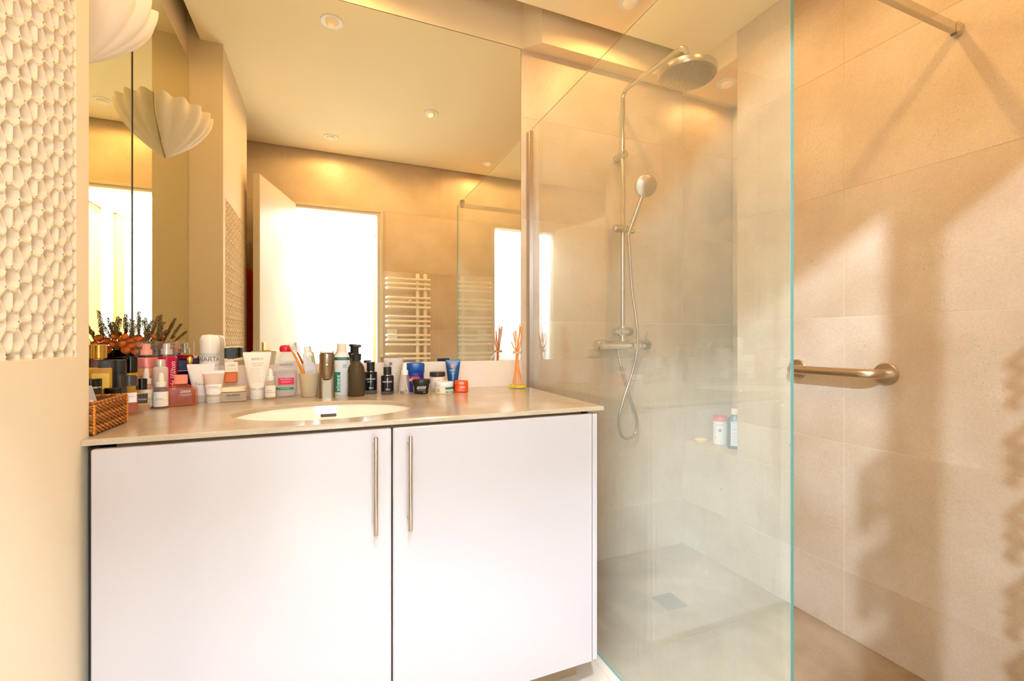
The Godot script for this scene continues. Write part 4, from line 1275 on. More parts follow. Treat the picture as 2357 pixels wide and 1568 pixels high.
	part(t, "glass", loftm(slab_rings(0.084, 0.028, 0.0, 0.138, 9.0, 0.003), 48), glassy("purple_glass", rgb(26, 8, 46), 0.95, 0.04))
	part(t, "belt", boxm(Vector3(0.0845, 0.001, 0.0288), 0.0, Vector3(0, 0.100, 0)), M.chrome)
	part(t, "gold_drop", loftm([[0.080, 0.0, 0.0], [0.092, 0.0022, 0.0015], [0.115, 0.0042, 0.0025], [0.132, 0.0095, 0.004], [0.140, 0.0085, 0.004], [0.146, 0.004, 0.002], [0.148, 0.0, 0.0]], 28, 0.0, TAU, Vector3(0.0, 0, 0.0165)), M.gold)
	# white and beige squeeze tubes
	var frosted := glassy("frosted_cap", rgb(250, 244, 236), 0.72, 0.24)
	t = on_top("squeeze_tube", "white squeeze tube on a frosted cap, taller of the two behind the peach perfume", "tube", -0.381, 0.098, 0.0, "upright squeeze tubes")
	squeeze(t, 0.0205, 0.024, 0.123, 0.076, M.paper_white, frosted)
	part(t, "print", loftm([[0.022, 0.0208, 0.0208], [0.050, 0.0255, 0.0187]], 20, -0.75, 0.75), fine(90, 70, rgb(246, 243, 238), rgb(150, 140, 134), 22, 60, 8, 23, 2))
	letters(t, "Ordinary.", 0.034, Vector3(0.0, 0.057, 0.0188), M.ink_grey, 0.03)
	letters(t, "The", 0.008, Vector3(-0.014, 0.063, 0.018), M.ink_grey, 0.03)
	t = on_top("squeeze_tube", "short beige squeeze tube with a white label on a frosted cap", "tube", -0.337, 0.146, 0.0, "upright squeeze tubes")
	squeeze(t, 0.0205, 0.021, 0.103, 0.060, mat("beige_tube", rgb(214, 186, 162), 0.4), frosted, M.paper_white)
	part(t, "label", loftm([[0.028, 0.0218, 0.0206], [0.060, 0.0252, 0.0156]], 24, -1.1, 1.1), fine(100, 80, pale, rgb(150, 140, 134), 46, 76, 7, 24, 2))
	letters(t, "Ordinary.", 0.028, Vector3(0.0, 0.051, 0.0182), M.ink_grey, 0.03)
	part(t, "label_rule", loftm([[0.0455, 0.0239, 0.0184], [0.0461, 0.024, 0.0183]], 24, -1.1, 1.1), M.ink_grey)
	# deodorant
	t = on_top("deodorant", "white roll-top deodorant with big grey lettering, tallest of the white bottles", "deodorant", -0.369, 0.043)
	part(t, "body", lathem([[0.0, 0.0], [0.026, 0.0], [0.028, 0.002], [0.0288, 0.08], [0.0288, 0.158]], 44), M.white_plastic)
	part(t, "cap", lathem([[0.0285, 0.158], [0.0288, 0.159], [0.0288, 0.196], [0.027, 0.208], [0.021, 0.217], [0.012, 0.2195], [0.0, 0.220]], 44), mat("cap_white", rgb(248, 244, 236), 0.25))
	part(t, "band", patch(0.0291, 0.0291, 2.0, 0.150, 0.157, 1.55), mat("pale_blue", rgb(206, 220, 220), 0.4))
	letters(t, "NARTA", 0.064, Vector3(0, 0.137, 0.0293), mat("slate_ink", rgb(92, 92, 100), 0.5), 0.0293, false, Basis(), 0.95)
	letters(t, "ANTI-TRANSPIRANT", 0.052, Vector3(0, 0.1468, 0.0292), M.ink_grey, 0.0292)
	letters(t, "protection 5", 0.05, Vector3(0.006, 0.115, 0.0292), mat("blue_ink", rgb(70, 130, 170), 0.5), 0.0292)
	# square perfume with orange liquid
	t = on_top("perfume_bottle", "square clear perfume bottle half full of orange liquid under a black cap", "perfume bottle", -0.305, 0.052)
	part(t, "glass", loftm(slab_rings(0.058, 0.040, 0.0, 0.136, 10.0, 0.004), 44), M.clear)
	part(t, "perfume", loftm(slab_rings(0.040, 0.026, 0.056, 0.092, 8.0, 0.003), 40), glassy("orange_perfume", rgb(240, 118, 0), 0.95, 0.06))
	part(t, "label", boxm(Vector3(0.037, 0.034, 0.0005), 0.0, Vector3(0.002, 0.110, 0.0204)), M.ivory_plastic)
	letters(t, "TUNISI", 0.020, Vector3(0.002, 0.115, 0.0208), M.ink, 0.0, true)
	letters(t, "EXTRAIT DE PARFUM", 0.026, Vector3(0.002, 0.103, 0.0208), M.ink_grey, 0.0, true)
	part(t, "collar", lathem([[0.011, 0.136], [0.011, 0.140]], 24), M.gold)
	part(t, "cap", loftm(slab_rings(0.038, 0.034, 0.1385, 0.174, 9.0, 0.001), 40), M.black_soft)
	# square cream jar in front of it
	t = on_top("cream_jar", "square grey cream jar with a champagne lid in the front row", "jar", -0.288, 0.122)
	part(t, "jar", loftm(slab_rings(0.080, 0.052, 0.0, 0.030, 10.0, 0.002), 48), glassy("smoky_glass", rgb(206, 188, 162), 0.75, 0.1))
	part(t, "lid", loftm(slab_rings(0.078, 0.050, 0.031, 0.048, 9.0, 0.002), 48), mat("champagne", rgb(222, 200, 160), 0.3, 0.35))
	letters(t, "FILORGA", 0.036, Vector3(0.002, 0.021, 0.0264), M.ink, 0.0, false, Basis(), 1.0, 700)
	letters(t, "TIME-FILLER 5XP", 0.036, Vector3(0.002, 0.013, 0.0264), M.ink_grey, 0.0)
	letters(t, "CORRECTION CREAM WRINKLES", 0.052, Vector3(0.004, 0.009, 0.0264), M.ink_grey, 0.0)

func middle_row() -> void:
	var t := on_top("squeeze_tube", "large cream cleanser tube covered in small print left of the clear bottle", "tube", -0.221, 0.088, 0.0, "upright squeeze tubes")
	var cream := mat("cream_tube", rgb(248, 238, 220), 0.4)
	squeeze(t, 0.0245, 0.030, 0.160, 0.085, cream, mat("cream_cap", rgb(250, 244, 230), 0.3))
	part(t, "print", loftm([[0.040, 0.0262, 0.0242], [0.108, 0.0348, 0.0156]], 24, -0.85, 0.85), fine(150, 160, rgb(248, 238, 220), rgb(110, 98, 90), 8, 120, 10, 25, 3))
	letters(t, "KIEHL'S", 0.034, Vector3(0, 0.137, 0.0105), M.ink, 0.0, true, Basis(Vector3.RIGHT, -0.16))
	letters(t, "ULTRA FACIAL", 0.042, Vector3(0, 0.122, 0.0145), mat("rose_ink", rgb(200, 80, 90), 0.6), 0.0, true, Basis(Vector3.RIGHT, -0.16))
	letters(t, "CLEANSER", 0.030, Vector3(0, 0.115, 0.0158), M.rose_ink, 0.0, true, Basis(Vector3.RIGHT, -0.16))
	letters(t, "5.0 fl. oz. - 150 ml", 0.030, Vector3(0, 0.0355, 0.0252), M.ink, 0.05)
	t = dropper("dropper_bottle", "small yellow serum dropper bottle with a white bulb beside the cleanser tube", -0.179, 0.112, 0.0172, 0.104, glassy("yellow_serum", rgb(226, 190, 110), 0.6, 0.1), glassy("yellow_glass", rgb(244, 224, 180), 0.3, 0.1), M.paper_white, M.white_plastic)
	part(t, "label", patch(0.0174, 0.0174, 2.0, 0.008, 0.047, 1.2), fine(90, 80, rgb(250, 246, 236), rgb(130, 120, 110), 50, 76, 6, 26, 2))
	letters(t, "Ordinary.", 0.019, Vector3(-0.003, 0.030, 0.0176), M.ink, 0.0176)
	part(t, "label_rule", patch(0.0175, 0.0175, 2.0, 0.0235, 0.0242, 1.2), M.ink)
	# micellar water
	t = on_top("micellar_bottle", "clear flat micellar water bottle with a red cap", "bottle", -0.136, 0.060)
	var shape := [[0.0, 0.0, 0.0, 3.0], [0.0, 0.028, 0.016, 3.0], [0.006, 0.034, 0.020, 3.0], [0.025, 0.0375, 0.022, 3.0], [0.115, 0.0375, 0.022, 3.0], [0.135, 0.033, 0.020, 2.6], [0.150, 0.023, 0.017, 2.2], [0.158, 0.018, 0.016, 2.0], [0.162, 0.018, 0.016, 2.0]]
	part(t, "bottle", loftm(shape, 52), glassy("bottle_clear", rgb(240, 236, 232), 0.16, 0.03))
	part(t, "water", loftm([[0.004, 0.0, 0.0, 3.0], [0.004, 0.030, 0.017, 3.0], [0.025, 0.0355, 0.020, 3.0], [0.092, 0.0355, 0.020, 3.0], [0.092, 0.0, 0.0, 3.0]], 44), glassy("micellar", rgb(240, 228, 226), 0.4, 0.04))
	part(t, "label", loftm([[0.036, 0.0378, 0.0223, 3.0], [0.122, 0.0372, 0.0221, 3.0]], 28, -0.9, 0.9), glassy("label_film", rgb(230, 222, 222), 0.3, 0.1))
	part(t, "red_block", loftm([[0.044, 0.0381, 0.0226, 3.0], [0.068, 0.0381, 0.0226, 3.0]], 20, -0.5, 0.62), mat("pink_red", rgb(232, 40, 84), 0.5))
	part(t, "green_badge", loftm([[0.026, 0.0379, 0.0225, 3.0], [0.035, 0.0381, 0.0226, 3.0]], 20, -0.78, 0.6), mat("badge_green", rgb(24, 150, 84), 0.5))
	letters(t, "GARNIER", 0.042, Vector3(0.002, 0.1145, 0.0228), M.ink, 0.0)
	letters(t, "SKINACTIVE", 0.026, Vector3(0.006, 0.107, 0.0228), M.ink_grey, 0.0)
	letters(t, "Solution", 0.024, Vector3(-0.007, 0.094, 0.0228), M.ink_grey, 0.0)
	letters(t, "Micellaire", 0.028, Vector3(-0.005, 0.0865, 0.0228), M.ink_grey, 0.0)
	letters(t, "Tout en 1", 0.021, Vector3(-0.0085, 0.0795, 0.0228), M.pink_red, 0.0)
	letters(t, "PEAUX SENSIBLES", 0.034, Vector3(0.001, 0.063, 0.0231), M.ink_white, 0.0)
	letters(t, "SANS PARFUM", 0.028, Vector3(0.001, 0.054, 0.0231), M.ink_white, 0.0)
	letters(t, "Green Beauty", 0.028, Vector3(-0.001, 0.0308, 0.0231), M.ink_white, 0.0)
	part(t, "cap", lathem([[0.0, 0.160], [0.0185, 0.160], [0.0195, 0.162], [0.0195, 0.174], [0.0175, 0.179], [0.013, 0.183], [0.0, 0.184]], 36), mat("red_cap", rgb(226, 20, 50), 0.3))
	# tumbler with toothbrush and toothpaste
	t = on_top("tumbler", "cream ceramic tumbler holding a toothbrush and toothpaste left of the faucet", "cup", -0.057, 0.086)
	part(t, "cup", lathem([[0.0, 0.0], [0.024, 0.0], [0.0265, 0.003], [0.0358, 0.082], [0.0362, 0.084], [0.0340, 0.084], [0.0245, 0.005], [0.0, 0.005]], 44), mat("stoneware", rgb(226, 206, 164), 0.45))
	t = on_top("toothbrush", "bamboo toothbrush leaning left in the cream tumbler", "toothbrush", -0.057, 0.086)
	t.position.y += 0.006
	var p := [Vector3(0.010, 0.0, 0.006), Vector3(-0.006, 0.035, 0.010), Vector3(-0.020, 0.078, 0.012), Vector3(-0.040, 0.125, 0.012), Vector3(-0.052, 0.150, 0.012), Vector3(-0.063, 0.176, 0.012)]
	part(t, "handle", tubem(p, [0.003, 0.0045, 0.0055, 0.0048, 0.0036, 0.0045], 14), mat("bamboo", rgb(224, 150, 56), 0.5))
	var g := Geo.new()
	for i in 11:
		for j in 4:
			var at: Vector3 = Vector3(-0.0495 - i * 0.00165, 0.148 + i * 0.0033, 0.0075 + j * 0.0026)
			g.tube([at, at + Vector3(0.0115 + 0.0012 * (i % 2), 0.0055, 0)], 0.0016, 6)
	var br := part(t, "bristles", g.mesh(), M.white_plastic)
	br.set_meta("kind", "stuff")
	t = on_top("toothpaste", "white toothpaste tube standing in the cream tumbler", "toothpaste", -0.057, 0.086)
	t.position.y += 0.006
	var lean := Basis(Vector3.BACK, 0.13)
	part(t, "body", loftm([[0.0, 0.0195, 0.0012], [0.02, 0.0195, 0.003], [0.09, 0.0185, 0.009], [0.146, 0.0165, 0.013], [0.154, 0.009, 0.009], [0.154, 0.0, 0.0]], 32, 0.0, TAU, Vector3(0.012, 0.0, -0.006), lean), M.white_plastic)
	part(t, "cap", lathem([[0.0085, 0.154], [0.0095, 0.155], [0.0088, 0.172], [0.008, 0.174], [0.0, 0.174]], 24, Vector3(0.012, 0.0, -0.006), lean), M.white_plastic)
	part(t, "print", boxm(Vector3(0.017, 0.056, 0.0003), 0.0, Vector3(-0.0015, 0.115, 0.0075), lean * Basis(Vector3.RIGHT, -0.06)), fine(40, 110, rgb(226, 224, 232), rgb(120, 116, 150), 4, 106, 6, 28, 3))
	part(t, "leaf_print", boxm(Vector3(0.006, 0.022, 0.0003), 0.0, Vector3(0.0085, 0.128, 0.0068), lean), mat("leaf_green", rgb(150, 186, 90), 0.5))
	# mouthwash
	t = on_top("mouthwash", "white mouthwash bottle with a teal band and vertical lettering right of the faucet", "mouthwash", 0.052, 0.078)
	part(t, "bottle", loftm([[0.0, 0.0, 0.0, 3.0], [0.0, 0.025, 0.020, 3.0], [0.003, 0.0272, 0.0215, 3.0], [0.130, 0.0272, 0.0215, 3.0], [0.146, 0.024, 0.020, 2.6], [0.156, 0.0165, 0.0165, 2.0], [0.160, 0.0155, 0.0155, 2.0]], 48), M.white_plastic)
	part(t, "cap", lathem([[0.0, 0.159], [0.0165, 0.159], [0.0165, 0.164], [0.0155, 0.1655], [0.0152, 0.186], [0.014, 0.188], [0.0, 0.188]], 36), mat("cap_ivory", rgb(240, 226, 204), 0.35))
	var teal := mat("teal", rgb(0, 146, 120), 0.45)
	part(t, "band", loftm([[0.128, 0.0275, 0.0218, 3.0], [0.1385, 0.0262, 0.0213, 3.0]], 36, -1.55, 1.55), mat("deep_teal", rgb(0, 104, 92), 0.45))
	part(t, "side_panel", loftm([[0.012, 0.0276, 0.0219, 3.0], [0.085, 0.0276, 0.0219, 3.0]], 16, -1.2, -0.10), teal)
	letters(t, "elmex", 0.058, Vector3(-0.0135, 0.046, 0.0226), M.ink_white, 0.0, false, Basis(Vector3.BACK, PI / 2), 0.85, 700)
	letters(t, "SENSITIVE PROFESSIONAL", 0.034, Vector3(0.0, 0.1332, 0.0222), M.ink_white, 0.0)
	part(t, "tooth_print", boxm(Vector3(0.012, 0.014, 0.0003), 0.001, Vector3(0.008, 0.106, 0.0221)), mat("mint", rgb(176, 214, 204), 0.5))
	part(t, "small_print", boxm(Vector3(0.020, 0.060, 0.0003), 0.0, Vector3(0.011, 0.055, 0.0221)), fine(70, 160, rgb(240, 238, 232), rgb(160, 156, 150), 10, 150, 16, 30, 2))
	# foam soap dispenser
	t = on_top("soap_dispenser", "dark smoked foam soap dispenser with a black pump", "soap dispenser", 0.098, 0.133)
	part(t, "bottle", lathem([[0.0, 0.0], [0.027, 0.0], [0.0295, 0.003], [0.0295, 0.092], [0.0275, 0.104], [0.019, 0.118], [0.0145, 0.124], [0.0135, 0.130], [0.0, 0.130]], 44), glassy("smoked_plastic", rgb(88, 74, 54), 0.9, 0.15))
	part(t, "collar", lathem([[0.0, 0.128], [0.0165, 0.128], [0.0165, 0.1435], [0.0175, 0.144], [0.0175, 0.150], [0.015, 0.152], [0.0, 0.152]], 36), M.black_soft)
	part(t, "pump", lathem([[0.0, 0.15], [0.0085, 0.15], [0.0085, 0.178], [0.0, 0.178]], 24), M.black_soft)
	part(t, "nozzle", boxm(Vector3(0.030, 0.010, 0.046), 0.003, Vector3(0.002, 0.180, 0.010)), M.black_soft)
	part(t, "side_label", loftm([[0.012, 0.0298, 0.0298], [0.088, 0.0298, 0.0298]], 12, -1.45, -0.85), fine(40, 120, rgb(60, 52, 42), rgb(214, 206, 196), 6, 110, 7, 31, 4))

func right_row() -> void:
	var ombre := mat("night_glass", rgb(24, 24, 30), 0.07)
	for s in [[0.153, 0.074, 0.0235, 0.119, "larger dark perfume bottle, partly behind the foam dispenser"], [0.209, 0.118, 0.0230, 0.101, "smaller dark perfume bottle standing alone in the front row"]]:
		var t := on_top("cologne_bottle", s[4], "perfume bottle", s[0], s[1], 0.0, "dark cologne bottles")
		var r: float = s[2]
		var h: float = s[3]
		var b := h * 0.69
		part(t, "base", lathem([[0.0, 0.0], [r - 0.002, 0.0], [r, 0.0015], [r, b * 0.16]], 44), glassy("smoke_base", rgb(96, 100, 112), 0.62, 0.04))
		part(t, "glass", lathem([[r, b * 0.16], [r, b - 0.003], [r - 0.0025, b], [0.0, b]], 44), ombre)
		part(t, "neck_ring", lathem([[r * 0.62, b], [r * 0.62, b + 0.0025]], 32), M.chrome)
		part(t, "cap", lathem(cyl(r * 0.62, b + 0.0025, h, 0.001), 36), M.black_soft)
		letters(t, "SAUVAGE", r * 1.55, Vector3(0.0, b * 0.68, r + 0.0004), M.ink_white, r + 0.0004, true, Basis(), 1.0, 600)
		letters(t, "Dior", r * 0.72, Vector3(0.002, b * 0.28, r + 0.0004), M.ink_white, r + 0.0004, true)
		if h > 0.11:
			letters(t, "ELIXIR", r * 0.7, Vector3(-0.004, b * 0.56, r + 0.0004), M.ink_white, r + 0.0004, true)
	var t := on_top("squeeze_tube", "translucent grey scrub tube behind the smaller dark perfume", "tube", 0.2385, 0.060, 0.0, "upright squeeze tubes")
	squeeze(t, 0.020, 0.024, 0.133, 0.073, mat("grey_tube", rgb(196, 180, 160), 0.35), mat("grey_cap", rgb(190, 176, 158), 0.3))
	part(t, "emblem", lathem([[0.0, 0.0], [0.006, 0.0]], 24, Vector3(-0.010, 0.110, 0.0092), Basis(Vector3.RIGHT, PI / 2)), M.ink_grey)
	letters(t, "BODY SCRUB", 0.022, Vector3(0.010, 0.087, 0.0168), M.ink_white, 0.0)
	letters(t, "EXFOLIANT", 0.018, Vector3(0.010, 0.080, 0.0178), M.ink_white, 0.0)
	letters(t, "200 ml", 0.012, Vector3(0.010, 0.046, 0.0216), M.ink_white, 0.0)
	# clear travel spray
	t = on_top("travel_spray", "tiny clear spray bottle with a white pump, nearly empty", "spray bottle", 0.266, 0.160)
	part(t, "bottle", lathem([[0.0, 0.0], [0.0165, 0.0], [0.0175, 0.0015], [0.0168, 0.068], [0.013, 0.073], [0.009, 0.075]], 36), glassy("travel_clear", rgb(236, 224, 212), 0.16, 0.03))
	part(t, "liquid", lathem(cyl(0.0155, 0.002, 0.014, 0.001), 32), glassy("travel_liquid", rgb(230, 190, 160), 0.4, 0.05))
	part(t, "tag", patch(0.0178, 0.0178, 2.0, 0.005, 0.013, 0.5), M.ink_grey).rotation.y = -0.5
	part(t, "dip_tube", tubem([Vector3(0.0, 0.072, 0), Vector3(0.002, 0.05, 0.002), Vector3(0.009, 0.025, 0.004), Vector3(0.013, 0.006, 0.004)], 0.0012, 8), M.white_plastic)
	part(t, "collar", lathem(cyl(0.0122, 0.0725, 0.090, 0.0005), 32), M.white_plastic)
	part(t, "actuator", lathem([[0.0, 0.089], [0.0080, 0.089], [0.0072, 0.112], [0.006, 0.115], [0.0, 0.115]], 28), M.white_plastic)
	# blue deodorant stick
	t = on_top("deodorant_stick", "blue oval deodorant stick with red and white lettering", "deodorant", 0.320, 0.078)
	part(t, "body", loftm([[0.0, 0.0, 0.0, 2.6], [0.0, 0.028, 0.016, 2.6], [0.003, 0.0305, 0.018, 2.6], [0.074, 0.0325, 0.019, 2.6]], 48), mat("royal_blue", rgb(34, 34, 132), 0.3))
	part(t, "cap", loftm([[0.074, 0.0325, 0.019, 2.6], [0.076, 0.0345, 0.0205, 2.6], [0.105, 0.0355, 0.021, 2.6], [0.111, 0.033, 0.019, 2.4], [0.1145, 0.020, 0.011, 2.2], [0.1145, 0.0, 0.0, 2.0]], 48), mat("cap_blue", rgb(0, 76, 160), 0.25))
	part(t, "red_sign", loftm([[0.036, 0.0318, 0.0187, 2.6], [0.060, 0.0325, 0.0192, 2.6]], 20, -0.42, 0.42), mat("signal_red", rgb(220, 30, 50), 0.4))
	letters(t, "MENNEN", 0.046, Vector3(0.0, 0.048, 0.0200), M.ink_white, 0.09, false, Basis(Vector3(1, 0, 0), Vector3(0.25, 1, 0), Vector3(0, 0, 1)), 1.25, 800)
	# black pot with chalk lettering
	t = on_top("cream_pot", "black conical pot with white chalk-style lettering and a black lid", "pot", 0.329, 0.147)
	part(t, "pot", lathem([[0.0, 0.0], [0.0255, 0.0], [0.0268, 0.0015], [0.0308, 0.039]], 44), M.black_soft)
	part(t, "lid", lathem([[0.0305, 0.038], [0.0332, 0.038], [0.0336, 0.040], [0.0336, 0.051], [0.032, 0.0535], [0.030, 0.0535], [0.029, 0.052], [0.0, 0.052]], 44), mat("lid_black", rgb(34, 33, 32), 0.35))
	letters(t, "REVIVE", 0.034, Vector3(0.002, 0.024, 0.0298), M.ink_white, 0.0296, false, Basis(Vector3(1, 0.02, 0), Vector3(0.3, 1, 0), Vector3(0, 0, 1)), 1.35, 700)
	letters(t, "hair moisturiser", 0.030, Vector3(0.002, 0.0145, 0.0292), M.ink_white, 0.0292)
	letters(t, "100g", 0.010, Vector3(0.012, 0.007, 0.0285), M.ink_white, 0.0285)
	part(t, "side_sticker", loftm([[0.007, 0.0276, 0.0276], [0.031, 0.0302, 0.0302]], 10, -1.5, -1.12), mat("lemon", rgb(222, 210, 110), 0.5))
	# jars at the backsplash
	t = on_top("cream_jar", "tall cream jar with a dark brown lid at the backsplash", "jar", 0.411, 0.062)
	part(t, "jar", lathem([[0.0, 0.0], [0.028, 0.0], [0.0295, 0.002], [0.0295, 0.053], [0.028, 0.055]], 44), mat("jar_cream", rgb(240, 224, 204), 0.35))
	part(t, "lid", lathem(cyl(0.0312, 0.055, 0.0745, 0.0025), 44), mat("lid_brown", rgb(62, 48, 42), 0.4))
	part(t, "side_print", patch(0.0297, 0.0297, 2.0, 0.008, 0.046, 0.22), fine(30, 80, rgb(240, 224, 204), rgb(110, 96, 90), 4, 76, 6, 33, 3)).rotation.y = -1.05
	letters(t, "i", 0.0014, Vector3(0.004, 0.040, 0.0298), M.ink, 0.0, false, Basis(), 1.4, 800)
	t = on_top("cream_jar", "low ivory jar with a white lid and green print in the front row", "jar", 0.411, 0.173)
	part(t, "jar", lathem([[0.0, 0.0], [0.033, 0.0], [0.0345, 0.0015], [0.035, 0.027]], 44), mat("jar_ivory", rgb(248, 232, 204), 0.35))
	part(t, "lid", lathem([[0.0, 0.027], [0.0345, 0.027], [0.0352, 0.028], [0.0352, 0.041], [0.034, 0.0435], [0.0, 0.0435]], 44), M.white_plastic)
	part(t, "green_band", patch(0.0352, 0.0352, 2.0, 0.015, 0.0255, 0.62), mat("jar_green", rgb(30, 118, 92), 0.45)).rotation.y = 0.75
	letters(t, "MASK", 0.036, Vector3(0.0205, 0.0125, 0.0290), mat("jar_print", rgb(226, 214, 196), 0.5), 0.0, false, Basis(Vector3.UP, 0.62), 1.25, 800)
	letters(t, "MASK", 0.034, Vector3(0.0205, 0.0075, 0.0291), M.jar_green, 0.0, false, Basis(Vector3.UP, 0.62), 0.8, 800)
	part(t, "stamp", patch(0.0352, 0.0352, 2.0, 0.006, 0.022, 0.26), fine(40, 40, rgb(226, 222, 190), rgb(60, 90, 70), 4, 36, 6, 34, 4)).rotation.y = -0.62
	t = on_top("squeeze_tube", "dark blue squeeze tube behind the orange jar", "tube", 0.470, 0.080, 0.0, "upright squeeze tubes")
	squeeze(t, 0.0185, 0.026, 0.122, 0.060, mat("petrol_blue", rgb(0, 70, 128), 0.22), mat("petrol_cap", rgb(10, 50, 100), 0.25))
	part(t, "emblem", boxm(Vector3(0.013, 0.015, 0.0004), 0.001, Vector3(-0.002, 0.098, 0.0098), Basis(Vector3.RIGHT, -0.13)), mat("emblem_copper", rgb(196, 130, 84), 0.4))
	letters(t, "RITUALS...", 0.026, Vector3(0.0, 0.080, 0.0125), M.ink_white, 0.0, false, Basis(Vector3.RIGHT, -0.13))
	letters(t, "shower gel", 0.018, Vector3(0.0, 0.068, 0.0142), M.ink_white, 0.0, false, Basis(Vector3.RIGHT, -0.13))
	t = on_top("cream_jar", "bright orange rounded jar at the right end of the toiletries", "jar", 0.485, 0.150)
	part(t, "jar", loftm([[0.0, 0.0, 0.0, 3.4], [0.0, 0.024, 0.024, 3.4], [0.003, 0.0268, 0.0268, 3.4], [0.028, 0.0268, 0.0268, 3.4]], 44), mat("orange_plastic", rgb(248, 84, 10), 0.22))
	part(t, "lid", loftm([[0.0285, 0.0262, 0.0262, 3.4], [0.029, 0.0268, 0.0268, 3.4], [0.040, 0.0262, 0.0262, 3.4], [0.0445, 0.023, 0.023, 3.2], [0.046, 0.014, 0.014, 2.6], [0.046, 0.0, 0.0, 2.0]], 44), M.orange_plastic)
	letters(t, "GLOW", 0.020, Vector3(0.004, 0.020, 0.0274), M.ink_white, 0.0, false, Basis(), 1.0, 700)
	letters(t, "face cream", 0.022, Vector3(0.002, 0.010, 0.0274), M.ink_white, 0.0)
	# reed diffuser
	t = on_top("reed_diffuser", "clear glass reed diffuser bottle with yellow oil and a ribbon beside the shower screen", "reed diffuser", 0.738, 0.116)
	part(t, "bottle", lathem([[0.0, 0.0], [0.037, 0.0], [0.0395, 0.003], [0.0395, 0.102], [0.036, 0.117], [0.025, 0.131], [0.0185, 0.140], [0.0178, 0.157], [0.0208, 0.159], [0.0208, 0.1625], [0.016, 0.1635], [0.0155, 0.140], [0.022, 0.129], [0.0345, 0.114], [0.0375, 0.100], [0.0375, 0.005], [0.0, 0.005]], 48), M.clear)
	part(t, "oil", lathem([[0.0, 0.0055], [0.0372, 0.0055], [0.0372, 0.0145], [0.0, 0.0145]], 40), glassy("oil", rgb(240, 222, 10), 0.8, 0.04))
	part(t, "ribbon", lathem([[0.0192, 0.145], [0.0194, 0.154]], 36), mat("ribbon", rgb(214, 190, 158), 0.8))
	part(t, "ribbon_tail", tubem([Vector3(0.004, 0.150, 0.0195), Vector3(0.016, 0.142, 0.021), Vector3(0.027, 0.131, 0.022), Vector3(0.032, 0.122, 0.024)], 0.0012, 8), M.ribbon)
	var reed := mat("reed", rgb(248, 158, 52), 0.6)
	for k in 9:
		var s: Array = [[-0.016, -0.010, 0.004, 0.236], [-0.011, 0.012, 0.002, 0.252], [-0.004, 0.016, -0.006, 0.259], [0.003, -0.006, 0.006, 0.232], [0.006, 0.010, 0.003, 0.262], [0.012, 0.024, -0.004, 0.258], [0.015, 0.020, 0.006, 0.248], [-0.018, -0.026, -0.004, 0.186], [-0.010, -0.018, 0.012, 0.228]][k]
		var r := thing("reed_stick", ["orange reed at the far left of the diffuser", "orange reed leaning right from the diffuser middle", "orange reed leaning back to the right in the diffuser", "slim upright reed in the diffuser front", "tallest orange reed of the diffuser", "orange reed leaning farthest right", "second rightmost reed, tilted forward", "short orange reed stub in the diffuser neck", "thin orange reed leaning left at the front"][k], "reed", Vector3(0.738, COUNTER + 0.0065, 0.116), face_camera(0.738, 0.116), "diffuser reeds")
		var top := Vector3(s[1], s[3], s[2])
		var dirx: float = s[1]
		part(r, "stick", tubem([Vector3(-dirx * 1.1 + s[0] * 0.3, 0.0, -s[2]), Vector3(s[0] * 0.45, 0.150, s[2] * 0.4), top], 0.0017, 8), reed)

